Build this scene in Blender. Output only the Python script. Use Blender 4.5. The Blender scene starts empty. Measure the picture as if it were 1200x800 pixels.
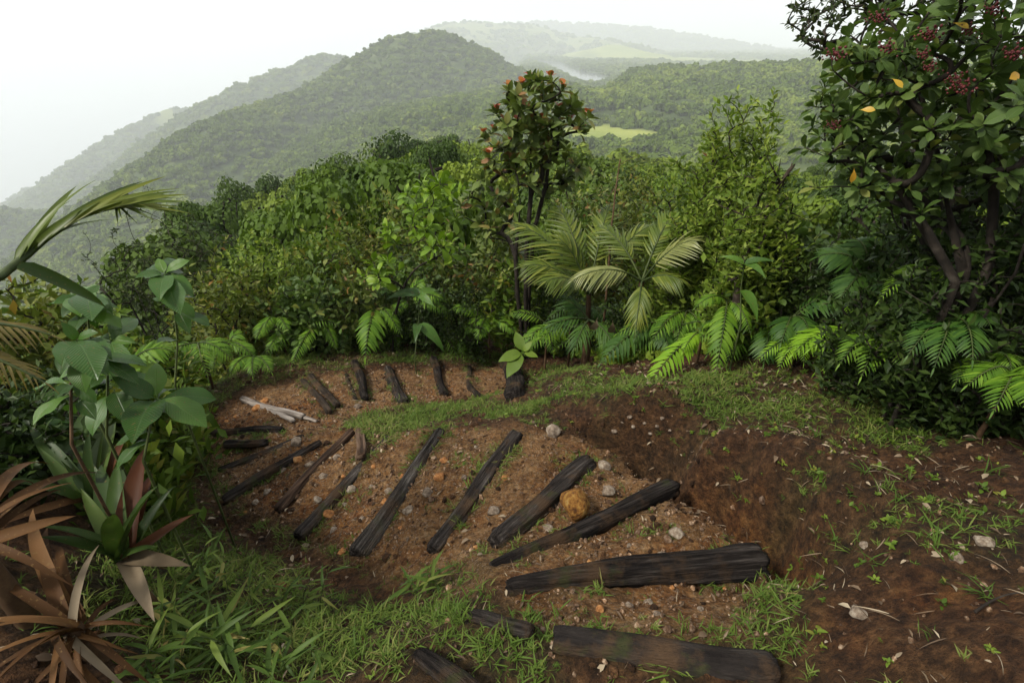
import bpy, math, random
import numpy as np
from mathutils import Matrix, Vector

# ---------------------------------------------------------------- camera, sky, sun, exposure
scene = bpy.context.scene
col = scene.collection
R = math.radians
PITCH = R(29.5)
FPX = 620.0                      # focal length in pixels of a 1200 wide frame
CAM = np.array([0.0, 0.0, 1.7])
cam_data = bpy.data.cameras.new('camera')
cam_data.sensor_width = 36.0
cam_data.lens = FPX / 1200.0 * 36.0
cam_data.clip_start = 0.05
cam_data.clip_end = 40000.0
cam = bpy.data.objects.new('camera', cam_data)
col.objects.link(cam)
cam.location = CAM
cam.rotation_euler = (math.pi / 2 - PITCH, 0, 0)
scene.camera = cam

SUN_ELEV, SUN_AZ = R(50), R(-118)           # azimuth from +Y, negative = to the left
world = bpy.data.worlds.new('World')
scene.world = world
world.use_nodes = True
wn, wl = world.node_tree.nodes, world.node_tree.links
wn.clear()
wout = wn.new('ShaderNodeOutputWorld')
bg = wn.new('ShaderNodeBackground')
bg.inputs['Strength'].default_value = 0.12
sky = wn.new('ShaderNodeTexSky')
sky.sky_type = 'NISHITA'
sky.sun_disc = False
sky.sun_elevation = SUN_ELEV
sky.sun_rotation = SUN_AZ
sky.air_density = 1.2
sky.dust_density = 3.0
mixw = wn.new('ShaderNodeMix'); mixw.data_type = 'RGBA'
noi = wn.new('ShaderNodeTexNoise'); noi.inputs['Scale'].default_value = 2.2; noi.inputs['Detail'].default_value = 5
tcw = wn.new('ShaderNodeTexCoord')
rmp = wn.new('ShaderNodeValToRGB')
rmp.color_ramp.elements[0].position = 0.38; rmp.color_ramp.elements[0].color = (5.0, 5.2, 5.5, 1)
rmp.color_ramp.elements[1].position = 0.6; rmp.color_ramp.elements[1].color = (7.3, 7.35, 7.4, 1)
mixw.inputs[0].default_value = 0.92          # overcast: the cloud layer hides nearly all the blue
wl.new(tcw.outputs['Generated'], noi.inputs['Vector'])
wl.new(noi.outputs['Fac'], rmp.inputs['Fac'])
wl.new(sky.outputs['Color'], mixw.inputs[6])
wl.new(rmp.outputs['Color'], mixw.inputs[7])
wl.new(mixw.outputs[2], bg.inputs['Color'])
wl.new(bg.outputs['Background'], wout.inputs['Surface'])

sun_data = bpy.data.lights.new('sun', 'SUN')
sun_data.energy = 4.0
sun_data.angle = R(10)
sun_data.color = (1.0, 0.95, 0.86)
sun = bpy.data.objects.new('sun', sun_data)
col.objects.link(sun)
sd = Vector((math.sin(SUN_AZ) * math.cos(SUN_ELEV), math.cos(SUN_AZ) * math.cos(SUN_ELEV), math.sin(SUN_ELEV)))
sun.rotation_euler = sd.to_track_quat('Z', 'Y').to_euler()
sun.location = (-30, 20, 60)

vs = scene.view_settings
vs.view_transform = 'Standard'; vs.look = 'None'; vs.gamma = 1.0; vs.use_curve_mapping = False
vs.exposure = 0.6
cy = scene.cycles
cy.use_denoising = True
cy.max_bounces = 7; cy.diffuse_bounces = 4; cy.glossy_bounces = 2; cy.transmission_bounces = 4
cy.transparent_max_bounces = 6; cy.volume_bounces = 1
cy.use_adaptive_sampling = True; cy.adaptive_threshold = 0.015
cy.caustics_reflective = False; cy.caustics_refractive = False
cy.sample_clamp_indirect = 6.0

rng = np.random.default_rng(7)
random.seed(7)

# ---------------------------------------------------------------- maths helpers
def nrm(v):
    v = np.asarray(v, float)
    n = np.linalg.norm(v, axis=-1, keepdims=True)
    return v / np.maximum(n, 1e-9)

CP, SP = math.cos(PITCH), math.sin(PITCH)
def ray(u, v):
    x, y = (u - 600) / FPX, (400 - v) / FPX
    return nrm(np.array([x, CP + y * SP, -SP + y * CP]))

def at_z(u, v, z):
    d = ray(u, v)
    t = (z - CAM[2]) / d[2]
    return CAM + d * t

def at_dist(u, v, r):
    return CAM + ray(u, v) * r

def at_hdist(u, v, r):           # at horizontal distance r
    d = ray(u, v)
    return CAM + d * (r / math.hypot(d[0], d[1]))

def _h(ix, iy, seed):
    n = (ix * 374761393 + iy * 668265263 + seed * 974634777) & 0xffffffff
    n = ((n ^ (n >> 13)) * 1274126177) & 0xffffffff
    n = (n ^ (n >> 16)) & 0xffffffff
    return n / 4294967295.0

def vnoise(x, y, seed=0):
    x = np.asarray(x, float); y = np.asarray(y, float)
    ix = np.floor(x).astype(np.int64); iy = np.floor(y).astype(np.int64)
    fx = x - ix; fy = y - iy
    fx = fx * fx * (3 - 2 * fx); fy = fy * fy * (3 - 2 * fy)
    a = _h(ix, iy, seed); b = _h(ix + 1, iy, seed); c = _h(ix, iy + 1, seed); d = _h(ix + 1, iy + 1, seed)
    return (a * (1 - fx) + b * fx) * (1 - fy) + (c * (1 - fx) + d * fx) * fy

def fbm(x, y, octs=4, seed=0):
    s, a, t = 0.0, 1.0, 0.0
    for o in range(octs):
        s = s + a * vnoise(x * 2 ** o + 17.3 * o, y * 2 ** o - 9.1 * o, seed + o)
        t += a; a *= 0.5
    return s / t - 0.5

def sstep(a, b, x):
    t = np.clip((np.asarray(x, float) - a) / (b - a), 0, 1)
    return t * t * (3 - 2 * t)

# ---------------------------------------------------------------- the shape of the land
CTRL = [  # pixel u, v and height of the ground seen there
 (750,760,.12),(620,740,.1),(880,790,.12),(740,690,.0),(600,700,.02),(880,680,.0),
 (700,640,-.1),(790,590,-.14),(640,600,-.22),(690,550,-.27),(560,590,-.34),(605,515,-.42),
 (480,600,-.47),(515,510,-.55),(400,590,-.56),(455,515,-.68),(350,565,-.7),(415,508,-.76),
 (320,565,-.76),(300,540,-.85),(375,515,-.84),(285,512,-.98),(330,480,-1.08),
 (370,460,-1.15),(415,450,-1.25),(460,450,-1.35),(515,440,-1.47),(555,445,-1.55),(595,450,-1.62),
 (300,430,-1.25),(400,415,-1.4),(500,410,-1.55),(590,415,-1.68),
 (560,482,-.92),(480,490,-.88),(620,480,-.75),
 (680,470,-.5),(720,440,-.6),(650,440,-.8),(800,440,-.45),(900,440,-.3),(1000,450,-.15),(1100,470,0),(1190,490,.1),
 (900,500,-.15),(1000,540,.0),(1100,560,.15),(1190,600,.3),(1000,640,.1),(1100,680,.3),(1190,760,.5),(1050,780,.35),
 (960,720,.1),(950,790,.2),
 (700,508,-.5),(750,535,-.52),(800,568,-.46),(850,602,-.36),(900,632,-.22),(930,668,-.08),(940,700,.02),
 (760,492,-.33),(820,530,-.18),(880,560,-.08),(940,600,.0),
 (215,520,-1.1),(225,570,-.97),(260,612,-.88),(330,650,-.74),(400,685,-.58),(460,702,-.42),(520,708,-.22),
 (190,560,-.85),(190,620,-.62),(260,660,-.5),(330,700,-.35),(420,730,-.2),(400,790,0),(300,770,-.08),(200,740,-.1),
 (100,700,.10),(60,780,.22),(100,620,-.03),(60,560,.05),(20,640,.16),(150,640,-.15),(155,560,-.5),(20,500,-.1),(150,500,-1.0)]
WCTRL = [(0,-1,.3),(-2,-1,.4),(2.5,-1,.9),(3.5,1,.7),(4,3,.4),(4,5,-.5),(2.5,5.5,-1.1),(0,7,-2.2),(-2,6.5,-2.1),
         (-4,5,-2.2),(-4,3,-1.3),(-3.2,1,0),(0,.3,.22),(-1,.3,.2),(1,.2,.35)]
_P = [at_z(*c) for c in CTRL] + [np.array(w, float) for w in WCTRL]
_P = np.array(_P)
def _phi(r2):
    return 0.5 * r2 * np.log(r2 + 1e-9)
_n = len(_P)
_A = np.zeros((_n + 3, _n + 3))
_d2 = ((_P[:, None, :2] - _P[None, :, :2]) ** 2).sum(-1)
_A[:_n, :_n] = _phi(_d2) + np.eye(_n) * 0.004
_A[:_n, _n] = 1; _A[:_n, _n + 1:] = _P[:, :2]
_A[_n, :_n] = 1; _A[_n + 1:, :_n] = _P[:, :2].T
_w = np.linalg.solve(_A, np.concatenate([_P[:, 2], np.zeros(3)]))
def tps(x, y):
    x = np.asarray(x, float); y = np.asarray(y, float)
    s = _w[_n] + _w[_n + 1] * x + _w[_n + 2] * y
    for i in range(_n):
        s = s + _w[i] * _phi((x - _P[i, 0]) ** 2 + (y - _P[i, 1]) ** 2)
    return s

RIDGES = [  # (u, v, horizontal distance) along a crest, slope of its flanks
 ([(235,300,420),(212,250,500),(192,210,600),(212,176,660),(245,150,700),(270,137,740),(300,130,780),(330,122,820),(370,108,860),(400,92,900),
   (430,70,930),(470,49,960),(510,40,1000),(545,53,1040),(575,68,1060),(610,91,1070),(640,106,1050),(668,120,1000)], .66),
 ([(640,165,650),(670,142,680),(700,126,700),(725,113,715),(760,98,740),(820,84,740),(880,78,720),(960,74,680),(1050,75,640),(1200,95,600),(1400,110,600)], .13),
 ([(450,78,1750),(415,74,1700),(377,66,1700),(333,84,1650),(290,100,1600),(253,117,1550),(233,137,1500),(215,165,1450),(190,210,1400)], .6),
 ([(262,127,2350),(235,129,2300),(200,129,2300),(150,152,2200),(100,190,2100),(70,225,2000),(40,262,1900)], .6),
 ([(130,170,3000),(90,198,2900),(50,216,2800),(0,246,2600),(-60,285,2500)], .6),
 ([(-160,240,1250),(-60,242,1200),(0,248,1200),(30,249,1200),(60,259,1150),(100,286,1100),(150,325,1050)], .5),
 ([(440,72,3000),(500,42,3200),(520,30,3300),(560,25,3500),(620,29,3600),(680,42,3500),(750,56,3300),(810,74,3100)], .3),
 ([(600,28,5000),(640,26,5000),(760,33,5000),(850,48,5000),(950,64,5000),(1050,72,5000)], .35),
 ([(720,52,2900),(760,62,2700),(800,76,2500),(860,84,2400),(920,88,2400)], .2),
 ([(600,86,2000),(635,80,2100)], .3),
]
RID = []
for pts, sl in RIDGES:
    RID.append((np.array([at_hdist(u, v, d) for u, v, d in pts]), sl))
LAKE_Z = -70.0
LAKE_PX = [(622,73),(640,72.5),(657,74),(668,79),(686,84),(704,87),(716,91),(706,97),(692,99),(676,96),(664,89),(652,83),(638,78)]
LAKE = np.array([at_z(u, v, LAKE_Z) for u, v in LAKE_PX])[:, :2]
MEADOW = at_z(708, 157, -58.0)

def in_poly(x, y, poly):
    x = np.asarray(x, float); y = np.asarray(y, float)
    ins = np.zeros(np.broadcast(x, y).shape, bool)
    n = len(poly)
    for i in range(n):
        x0, y0 = poly[i][0], poly[i][1]; x1, y1 = poly[(i + 1) % n][0], poly[(i + 1) % n][1]
        c = ((y0 > y) != (y1 > y)) & (x < (x1 - x0) * (y - y0) / (y1 - y0 + 1e-12) + x0)
        ins ^= c
    return ins

def poly_dist(x, y, poly):
    best = np.full(np.shape(x), 1e9)
    n = len(poly)
    for i in range(n):
        a = np.array(poly[i][:2]); b = np.array(poly[(i + 1) % n][:2]); ab = b - a
        t = np.clip(((x - a[0]) * ab[0] + (y - a[1]) * ab[1]) / (ab @ ab + 1e-9), 0, 1)
        best = np.minimum(best, np.hypot(x - a[0] - t * ab[0], y - a[1] - t * ab[1]))
    return best

def far_land(x, y):
    x = np.asarray(x, float); y = np.asarray(y, float)
    yy = np.maximum(y, -60)
    g = np.where(yy < 12, .36 * yy, np.where(yy < 100, 4.32 + .16 * (yy - 12), 18.4 + .42 * (yy - 100)))
    ax = np.where(yy > 15, -.10 * (yy - 15), 0)
    s = x - ax
    side = np.where(s > 0, .12 * np.minimum(s, 12) - .10 * np.maximum(s - 12, 0), .22 * np.maximum(s, -10) + .55 * np.minimum(s + 10, 0))
    m = .4 - g + side
    base = -64 + .60 * np.minimum(0, x + 30 - .04 * y)
    base = np.maximum(base, -4000)
    z = np.maximum(m, base)
    w = 12.0
    for P, sl in RID:
        best = np.full(np.shape(x), -1e9)
        for i in range(len(P) - 1):
            a, b = P[i], P[i + 1]
            ab = b[:2] - a[:2]
            t = np.clip(((x - a[0]) * ab[0] + (y - a[1]) * ab[1]) / (ab @ ab), 0, 1)
            d = np.hypot(x - a[0] - t * ab[0], y - a[1] - t * ab[1])
            zr = a[2] + (b[2] - a[2]) * t
            best = np.maximum(best, zr - sl * (np.sqrt(d * d + 30 ** 2) - 30) - max(0, .6 - sl) * np.maximum(0, d - 380))
        best = np.where(np.hypot(x, y) > 150, best, -1e9)
        z = np.maximum(z, best)
    r = np.hypot(x, y)
    amp = np.clip((r - 120) / 600, 0, 1)
    z = z + amp * (fbm(x / 160, y / 160, 4, 5) * 20 + fbm(x / 40, y / 40, 3, 9) * 6)
    # the valley that opens towards the lake
    th = np.arctan2(x, np.maximum(y, 1e-3))
    ub = 600 + FPX * np.tan(th) / (CP + .05 * SP)
    vc = np.interp(ub, [590, 630, 660, 690, 715, 750], [50, 80, 92, 100, 99, 70])
    el = np.tan(np.arctan((400 - vc) / FPX) - PITCH)
    cap = CAM[2] + r * el * 1.0 - 9
    z = np.where((r > 380) & (r < 1250) & (ub > 590) & (ub < 750) & (y > 0), np.minimum(z, np.maximum(cap, LAKE_Z + 2)), z)
    # lake basin and the flat meadow
    dl = poly_dist(x, y, LAKE); ins = in_poly(x, y, LAKE)
    sgn = np.where(ins, -dl, dl)
    z = np.where(ins, np.minimum(z, LAKE_Z - 1.5), z)
    z = np.where((~ins) & (dl < 160), np.minimum(z, LAKE_Z + .8 + dl * .22), z)
    dm = np.hypot((x - MEADOW[0]) / 1.25, y - MEADOW[1])
    k = 1 - sstep(38, 75, dm)
    z = z * (1 - k) + (MEADOW[2] + .03 * (y - MEADOW[1])) * k
    return z

PATH_LOGS = []      # filled below, used to terrace the path
def land(x, y):
    x = np.asarray(x, float); y = np.asarray(y, float)
    d = np.hypot(x - .3, y - 2.8)
    w = 1 - sstep(4.0, 6.6, d)
    f = far_land(x, y)
    t = tps(np.clip(x, -5, 5), np.clip(y, -1.5, 8.5))
    return t * w + f * (1 - w)

_GT = np.concatenate([np.arange(.6, 8, .05), np.geomspace(8, 60, 60)])
def ground_at(u, v, cache={}):
    if (u, v) in cache: return cache[(u, v)].copy()
    d = ray(u, v)
    t = _GT
    for _ in range(3):                              # march, then refine twice
        p = CAM + d * t[:, None]
        below = p[:, 2] < land(p[:, 0], p[:, 1])
        k = int(np.argmax(below)) if below.any() else len(t) - 1
        t = np.linspace(t[max(k - 1, 0)], t[k], 12)
    cache[(u, v)] = CAM + d * t[-1] if k == len(t) - 1 else CAM + d * t[k]
    return cache[(u, v)].copy()

# ---------------------------------------------------------------- materials
def mat_new(name):
    m = bpy.data.materials.new(name); m.use_nodes = True
    nt = m.node_tree; nt.nodes.clear()
    out = nt.nodes.new('ShaderNodeOutputMaterial')
    return m, nt, out

def ramp(nt, fac, stops):
    r = nt.nodes.new('ShaderNodeValToRGB')
    cr = r.color_ramp
    while len(cr.elements) < len(stops): cr.elements.new(0.5)
    for e, (p, c) in zip(cr.elements, stops):
        e.position = p; e.color = (*c, 1)
    if fac is not None: nt.links.new(fac, r.inputs['Fac'])
    return r.outputs['Color']

def math_n(nt, op, a, b=None, clamp=False):
    n = nt.nodes.new('ShaderNodeMath'); n.operation = op; n.use_clamp = clamp
    for i, s in enumerate((a, b)):
        if s is None: continue
        if isinstance(s, (int, float)): n.inputs[i].default_value = s
        else: nt.links.new(s, n.inputs[i])
    return n.outputs[0]

def mixc(nt, fac, a, b, mode='MIX'):
    n = nt.nodes.new('ShaderNodeMix'); n.data_type = 'RGBA'; n.blend_type = mode
    for i, s in ((0, fac), (6, a), (7, b)):
        if isinstance(s, (int, float)): n.inputs[i].default_value = s
        elif isinstance(s, tuple): n.inputs[i].default_value = (*s, 1)
        else: nt.links.new(s, n.inputs[i])
    return n.outputs[2]

def noise(nt, scale, detail=4, vec=None, rough=.55, dist=0):
    n = nt.nodes.new('ShaderNodeTexNoise')
    n.inputs['Scale'].default_value = scale; n.inputs['Detail'].default_value = detail
    n.inputs['Roughness'].default_value = rough; n.inputs['Distortion'].default_value = dist
    if vec is not None: nt.links.new(vec, n.inputs['Vector'])
    return n.outputs['Fac']

def attr(nt, name, kind='GEOMETRY'):
    a = nt.nodes.new('ShaderNodeAttribute'); a.attribute_name = name; a.attribute_type = kind
    return a

def bump(nt, h, strength, dist):
    b = nt.nodes.new('ShaderNodeBump'); b.inputs['Strength'].default_value = strength; b.inputs['Distance'].default_value = dist
    nt.links.new(h, b.inputs['Height'])
    return b.outputs['Normal']

def objco(nt):
    return nt.nodes.new('ShaderNodeTexCoord').outputs['Object']

def leaf_mat(name, stops, trans=.35, rough=.42, veins=0.0, spec=.35, inst=False, spots=0.0):
    """stops: colour ramp over each leaf's own tone."""
    m, nt, out = mat_new(name)
    tone = attr(nt, 'tone').outputs['Fac']
    oi = nt.nodes.new('ShaderNodeObjectInfo').outputs['Random']
    s = math_n(nt, 'ADD', tone, oi)
    if inst:
        s = math_n(nt, 'ADD', tone, math_n(nt, 'MULTIPLY', attr(nt, 'itone', 'INSTANCER').outputs['Fac'], 1.0))
    fr = math_n(nt, 'FRACT', s)
    c = ramp(nt, fr, stops)
    pr = nt.nodes.new('ShaderNodeBsdfPrincipled')
    tl = nt.nodes.new('ShaderNodeBsdfTranslucent')
    mx = nt.nodes.new('ShaderNodeMixShader'); mx.inputs[0].default_value = trans * .8
    if veins > 0:
        uv = nt.nodes.new('ShaderNodeUVMap').outputs['UV']
        sp = nt.nodes.new('ShaderNodeSeparateXYZ'); nt.links.new(uv, sp.inputs[0])
        ay = math_n(nt, 'ABSOLUTE', math_n(nt, 'SUBTRACT', sp.outputs['Y'], .5))
        ph = math_n(nt, 'ADD', math_n(nt, 'MULTIPLY', sp.outputs['X'], 62.0), math_n(nt, 'MULTIPLY', ay, -34.0))
        sv = math_n(nt, 'POWER', math_n(nt, 'ABSOLUTE', math_n(nt, 'SINE', ph)), 7.0)
        mid = math_n(nt, 'SUBTRACT', 1.0, math_n(nt, 'MULTIPLY', ay, 28.0), True)
        vv = math_n(nt, 'MAXIMUM', math_n(nt, 'MULTIPLY', sv, .6), mid)
        c = mixc(nt, math_n(nt, 'MULTIPLY', vv, veins), c, mixc(nt, .5, c, (.25, .33, .1)))
        nt.links.new(bump(nt, math_n(nt, 'SUBTRACT', 1.0, vv), .35, .004), pr.inputs['Normal'])
    n2 = noise(nt, 9.0, 3, objco(nt))
    c = mixc(nt, math_n(nt, 'MULTIPLY', n2, .35), c, mixc(nt, .55, c, (.02, .03, .008)))
    if spots > 0:
        n3 = noise(nt, 26.0, 2, objco(nt))
        k = math_n(nt, 'MULTIPLY', math_n(nt, 'GREATER_THAN', n3, .66), spots)
        c = mixc(nt, k, c, (.13, .08, .03))
    nt.links.new(c, pr.inputs['Base Color'])
    pr.inputs['Roughness'].default_value = rough
    pr.inputs['Specular IOR Level'].default_value = spec
    tc = mixc(nt, .6, c, mixc(nt, 1.0, c, (1.25, 1.35, .5), 'MULTIPLY'))
    nt.links.new(tc, tl.inputs['Color'])
    nt.links.new(pr.outputs[0], mx.inputs[1]); nt.links.new(tl.outputs[0], mx.inputs[2])
    nt.links.new(mx.outputs[0], out.inputs['Surface'])
    return m

def rough_mat(name, stops, scale=6, rough=.85, bscale=30, bstr=.5, bdist=.01, stretch=None, spec=.2, dirt=0.0):
    m, nt, out = mat_new(name)
    vec = objco(nt)
    if stretch:
        mp = nt.nodes.new('ShaderNodeMapping'); mp.inputs['Scale'].default_value = stretch
        nt.links.new(vec, mp.inputs['Vector']); vec = mp.outputs['Vector']
    oi = nt.nodes.new('ShaderNodeObjectInfo').outputs['Random']
    nz = math_n(nt, 'ADD', math_n(nt, 'MULTIPLY', math_n(nt, 'SUBTRACT', noise(nt, scale, 6, vec, .65), .5), 2.1), .5)
    f = math_n(nt, 'ADD', nz, math_n(nt, 'MULTIPLY', math_n(nt, 'SUBTRACT', oi, .5), .25))
    c = ramp(nt, f, stops)
    if name in ('pebble', 'soil_clod'):
        c = mixc(nt, .9, c, ramp(nt, attr(nt, 'itone', 'INSTANCER').outputs['Fac'], [(0, (.35, .3, .28)), (.6, (.9, .85, .8)), (1, (1.5, 1.4, 1.3))]), 'MULTIPLY')
    if dirt:
        dn = noise(nt, 5.0, 6, nt.nodes.new('ShaderNodeTexCoord').outputs['Object'], .7)
        c = mixc(nt, math_n(nt, 'MULTIPLY', math_n(nt, 'MULTIPLY', math_n(nt, 'SUBTRACT', dn, .5), 7.0, True), dirt), c, (.085, .05, .026))
        mn = noise(nt, 8.0, 5, nt.nodes.new('ShaderNodeTexCoord').outputs['Object'], .7)
        c = mixc(nt, math_n(nt, 'MULTIPLY', math_n(nt, 'MULTIPLY', math_n(nt, 'SUBTRACT', mn, .57), 9.0, True), dirt * .7), c, (.045, .055, .016))
    pr = nt.nodes.new('ShaderNodeBsdfPrincipled')
    nt.links.new(c, pr.inputs['Base Color'])
    pr.inputs['Roughness'].default_value = rough; pr.inputs['Specular IOR Level'].default_value = spec
    nt.links.new(bump(nt, noise(nt, bscale, 6, vec, .7), bstr, bdist), pr.inputs['Normal'])
    nt.links.new(pr.outputs[0], out.inputs['Surface'])
    return m

M = {}
M['shrub'] = leaf_mat('shrub_leaf', [(0, (.042, .075, .009)), (.5, (.08, .135, .014)), (.85, (.13, .185, .022)), (1, (.18, .17, .03))], .36, .5, 0, .16)
M['olive'] = leaf_mat('olive_leaf', [(0, (.06, .085, .013)), (.6, (.115, .145, .022)), (.93, (.16, .17, .03)), (1, (.19, .09, .022))], .36, .5, 0, .16)
M['bright'] = leaf_mat('bright_leaf', [(0, (.085, .155, .010)), (.6, (.13, .225, .016)), (1, (.20, .29, .03))], .42, .45, 0, .2)
M['lime'] = leaf_mat('lime_leaf', [(0, (.085, .14, .016)), (.6, (.14, .205, .026)), (1, (.22, .27, .045))], .44, .5, 0, .16)
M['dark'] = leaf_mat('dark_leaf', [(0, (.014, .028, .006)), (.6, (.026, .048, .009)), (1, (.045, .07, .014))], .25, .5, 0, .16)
M['tiny'] = leaf_mat('tiny_leaf', [(0, (.018, .030, .009)), (.7, (.034, .05, .013)), (1, (.06, .065, .02))], .22, .55, 0, .14)
M['big'] = leaf_mat('broad_leaf', [(0, (.022, .06, .008)), (.6, (.04, .10, .012)), (1, (.08, .16, .02))], .35, .38, .16, .28, spots=.6)
M['redtree'] = leaf_mat('leathery_leaf', [(0, (.055, .085, .016)), (.55, (.10, .14, .026)), (.88, (.15, .175, .04)), (1, (.20, .09, .035))], .32, .45, .3, .2)
M['redleaf'] = leaf_mat('young_red_leaf', [(0, (.20, .03, .018)), (.6, (.34, .07, .022)), (1, (.36, .14, .03))], .4, .38)
M['righttree'] = leaf_mat('ribbed_leaf', [(0, (.03, .06, .011)), (.6, (.055, .10, .017)), (.92, (.10, .15, .03)), (1, (.15, .16, .03))], .36, .45, .45, .2)
M['yellow'] = leaf_mat('yellow_leaf', [(0, (.42, .22, .02)), (1, (.50, .33, .04))], .4, .45, 0, .3, spots=.6)
M['fern'] = leaf_mat('fern_leaf', [(0, (.05, .115, .009)), (.6, (.09, .18, .013)), (1, (.14, .24, .022))], .42, .5, 0, .15)
M['fern_bright'] = leaf_mat('bright_fern_leaf', [(0, (.12, .24, .012)), (1, (.19, .33, .02))], .44, .48, 0, .15)
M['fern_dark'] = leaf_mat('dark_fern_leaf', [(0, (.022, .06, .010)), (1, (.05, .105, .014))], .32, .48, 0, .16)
M['palm'] = leaf_mat('palm_leaf', [(0, (.055, .085, .011)), (.6, (.095, .13, .016)), (1, (.17, .19, .03))], .36, .42, 0, .25)
M['palm_pale'] = leaf_mat('pale_palm_leaf', [(0, (.15, .17, .045)), (1, (.23, .24, .075))], .38, .38, 0, .45)
M['palm_yellow'] = leaf_mat('yellowing_palm_leaf', [(0, (.13, .10, .025)), (1, (.20, .15, .04))], .35, .45)
M['brom'] = leaf_mat('bromeliad_leaf', [(0, (.018, .036, .007)), (.6, (.036, .066, .012)), (1, (.07, .105, .02))], .3, .45, 0, .2, spots=.45)
M['brom_red'] = leaf_mat('reddish_bromeliad_leaf', [(0, (.06, .018, .008)), (1, (.12, .045, .012))], .3, .5, 0, .15)
M['dead'] = leaf_mat('dead_leaf', [(0, (.028, .012, .005)), (.6, (.065, .028, .010)), (1, (.12, .058, .022))], .15, .65, 0, .1, spots=.6)
M['deadpale'] = leaf_mat('dry_leaf', [(0, (.085, .06, .036)), (1, (.17, .13, .085))], .15, .7, 0, .15)
M['bamboo'] = leaf_mat('bladed_grass_leaf', [(0, (.032, .06, .009)), (.55, (.058, .10, .014)), (.9, (.11, .15, .026)), (1, (.20, .15, .05))], .4, .5, 0, .15)
M['grass'] = leaf_mat('grass_blade', [(0, (.045, .085, .012)), (.5, (.08, .125, .018)), (.8, (.13, .155, .035)), (1, (.19, .15, .06))], .32, .6, 0, .12, inst=True)
M['litter'] = leaf_mat('litter', [(0, (.06, .035, .02)), (.5, (.13, .085, .05)), (1, (.30, .24, .16))], .1, .8, inst=True)
M['forest'] = leaf_mat('forest_leaf', [(0, (.05, .085, .009)), (.4, (.11, .16, .016)), (.8, (.18, .225, .028)), (1, (.25, .26, .045))], .28, .65, 0, .08, inst=True)
M['berry'] = rough_mat('berries', [(.3, (.05, .008, .01)), (.7, (.11, .02, .02))], 40, .5, 60, .2)
M['bark'] = rough_mat('bark', [(.2, (.008, .006, .004)), (.6, (.02, .015, .011)), (.9, (.05, .042, .032))], 14, .9, 40, .7, .01)
M['mossbark'] = rough_mat('mossy_bark', [(.3, (.02, .014, .010)), (.55, (.05, .037, .026)), (.75, (.05, .06, .022))], 9, .95, 40, .8, .01)
M['greenstem'] = rough_mat('green_stem', [(.3, (.022, .035, .009)), (.7, (.05, .065, .018))], 12, .6, 40, .2, .003)
M['brownstem'] = rough_mat('brown_stem', [(.3, (.05, .028, .014)), (.7, (.10, .06, .03))], 12, .7, 40, .2, .003)

# ---------------------------------------------------------------- mesh helpers
def mesh_from(name, verts, faces, mat, tone=None, uv=None, smooth=True):
    me = bpy.data.meshes.new(name)
    verts = np.asarray(verts, float)
    if isinstance(faces, np.ndarray):
        nf, k = faces.shape
        me.vertices.add(len(verts)); me.loops.add(nf * k); me.polygons.add(nf)
        me.vertices.foreach_set('co', verts.ravel())
        me.loops.foreach_set('vertex_index', faces.ravel().astype(np.int32))
        me.polygons.foreach_set('loop_start', (np.arange(nf) * k).astype(np.int32))
    else:
        me.from_pydata(verts.tolist(), [], faces)
    me.update(calc_edges=True)
    if smooth:
        me.polygons.foreach_set('use_smooth', np.ones(len(me.polygons), bool))
    if tone is not None:
        a = me.attributes.new('tone', 'FLOAT', 'POINT'); a.data.foreach_set('value', np.asarray(tone, np.float32))
    if uv is not None:
        l = me.uv_layers.new(name='UVMap')
        li = np.zeros(len(me.loops), np.int32); me.loops.foreach_get('vertex_index', li)
        l.data.foreach_set('uv', np.asarray(uv, np.float32)[li].ravel())
    if mat is not None: me.materials.append(mat)
    return me

def link(name, me, parent=None, matrix=None, **props):
    o = bpy.data.objects.new(name, me)
    col.objects.link(o)
    if parent is not None: o.parent = parent
    if matrix is not None: o.matrix_basis = matrix
    for k, v in props.items(): o[k] = v
    return o

def thing(name, label, cat, loc, group=None):
    o = bpy.data.objects.new(name, None); col.objects.link(o)
    o.empty_display_size = .1
    o.location = loc
    o['label'] = label; o['category'] = cat
    if group: o['group'] = group
    return o

def leaf_shape(kind, t):
    if kind == 'ovate': return np.sin(np.pi * np.clip(t, 0, 1) ** .8) ** .85
    if kind == 'obovate': return np.sin(np.pi * np.clip(t, 0, 1) ** 1.45) ** .8
    if kind == 'lance': return np.sin(np.pi * np.clip(t, 0, 1) ** .62) ** 1.0
    if kind == 'strap': return np.minimum(1, 6 * t + .55) * (1 - np.clip(t, 0, 1) ** 3.5)
    if kind == 'blade': return np.minimum(1, 5 * t + .35) * (1 - np.clip(t, 0, 1) ** 1.8)
    if kind == 'round': return np.sin(np.pi * np.clip(t, 0, 1)) ** .55
    return np.sin(np.pi * t)

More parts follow.
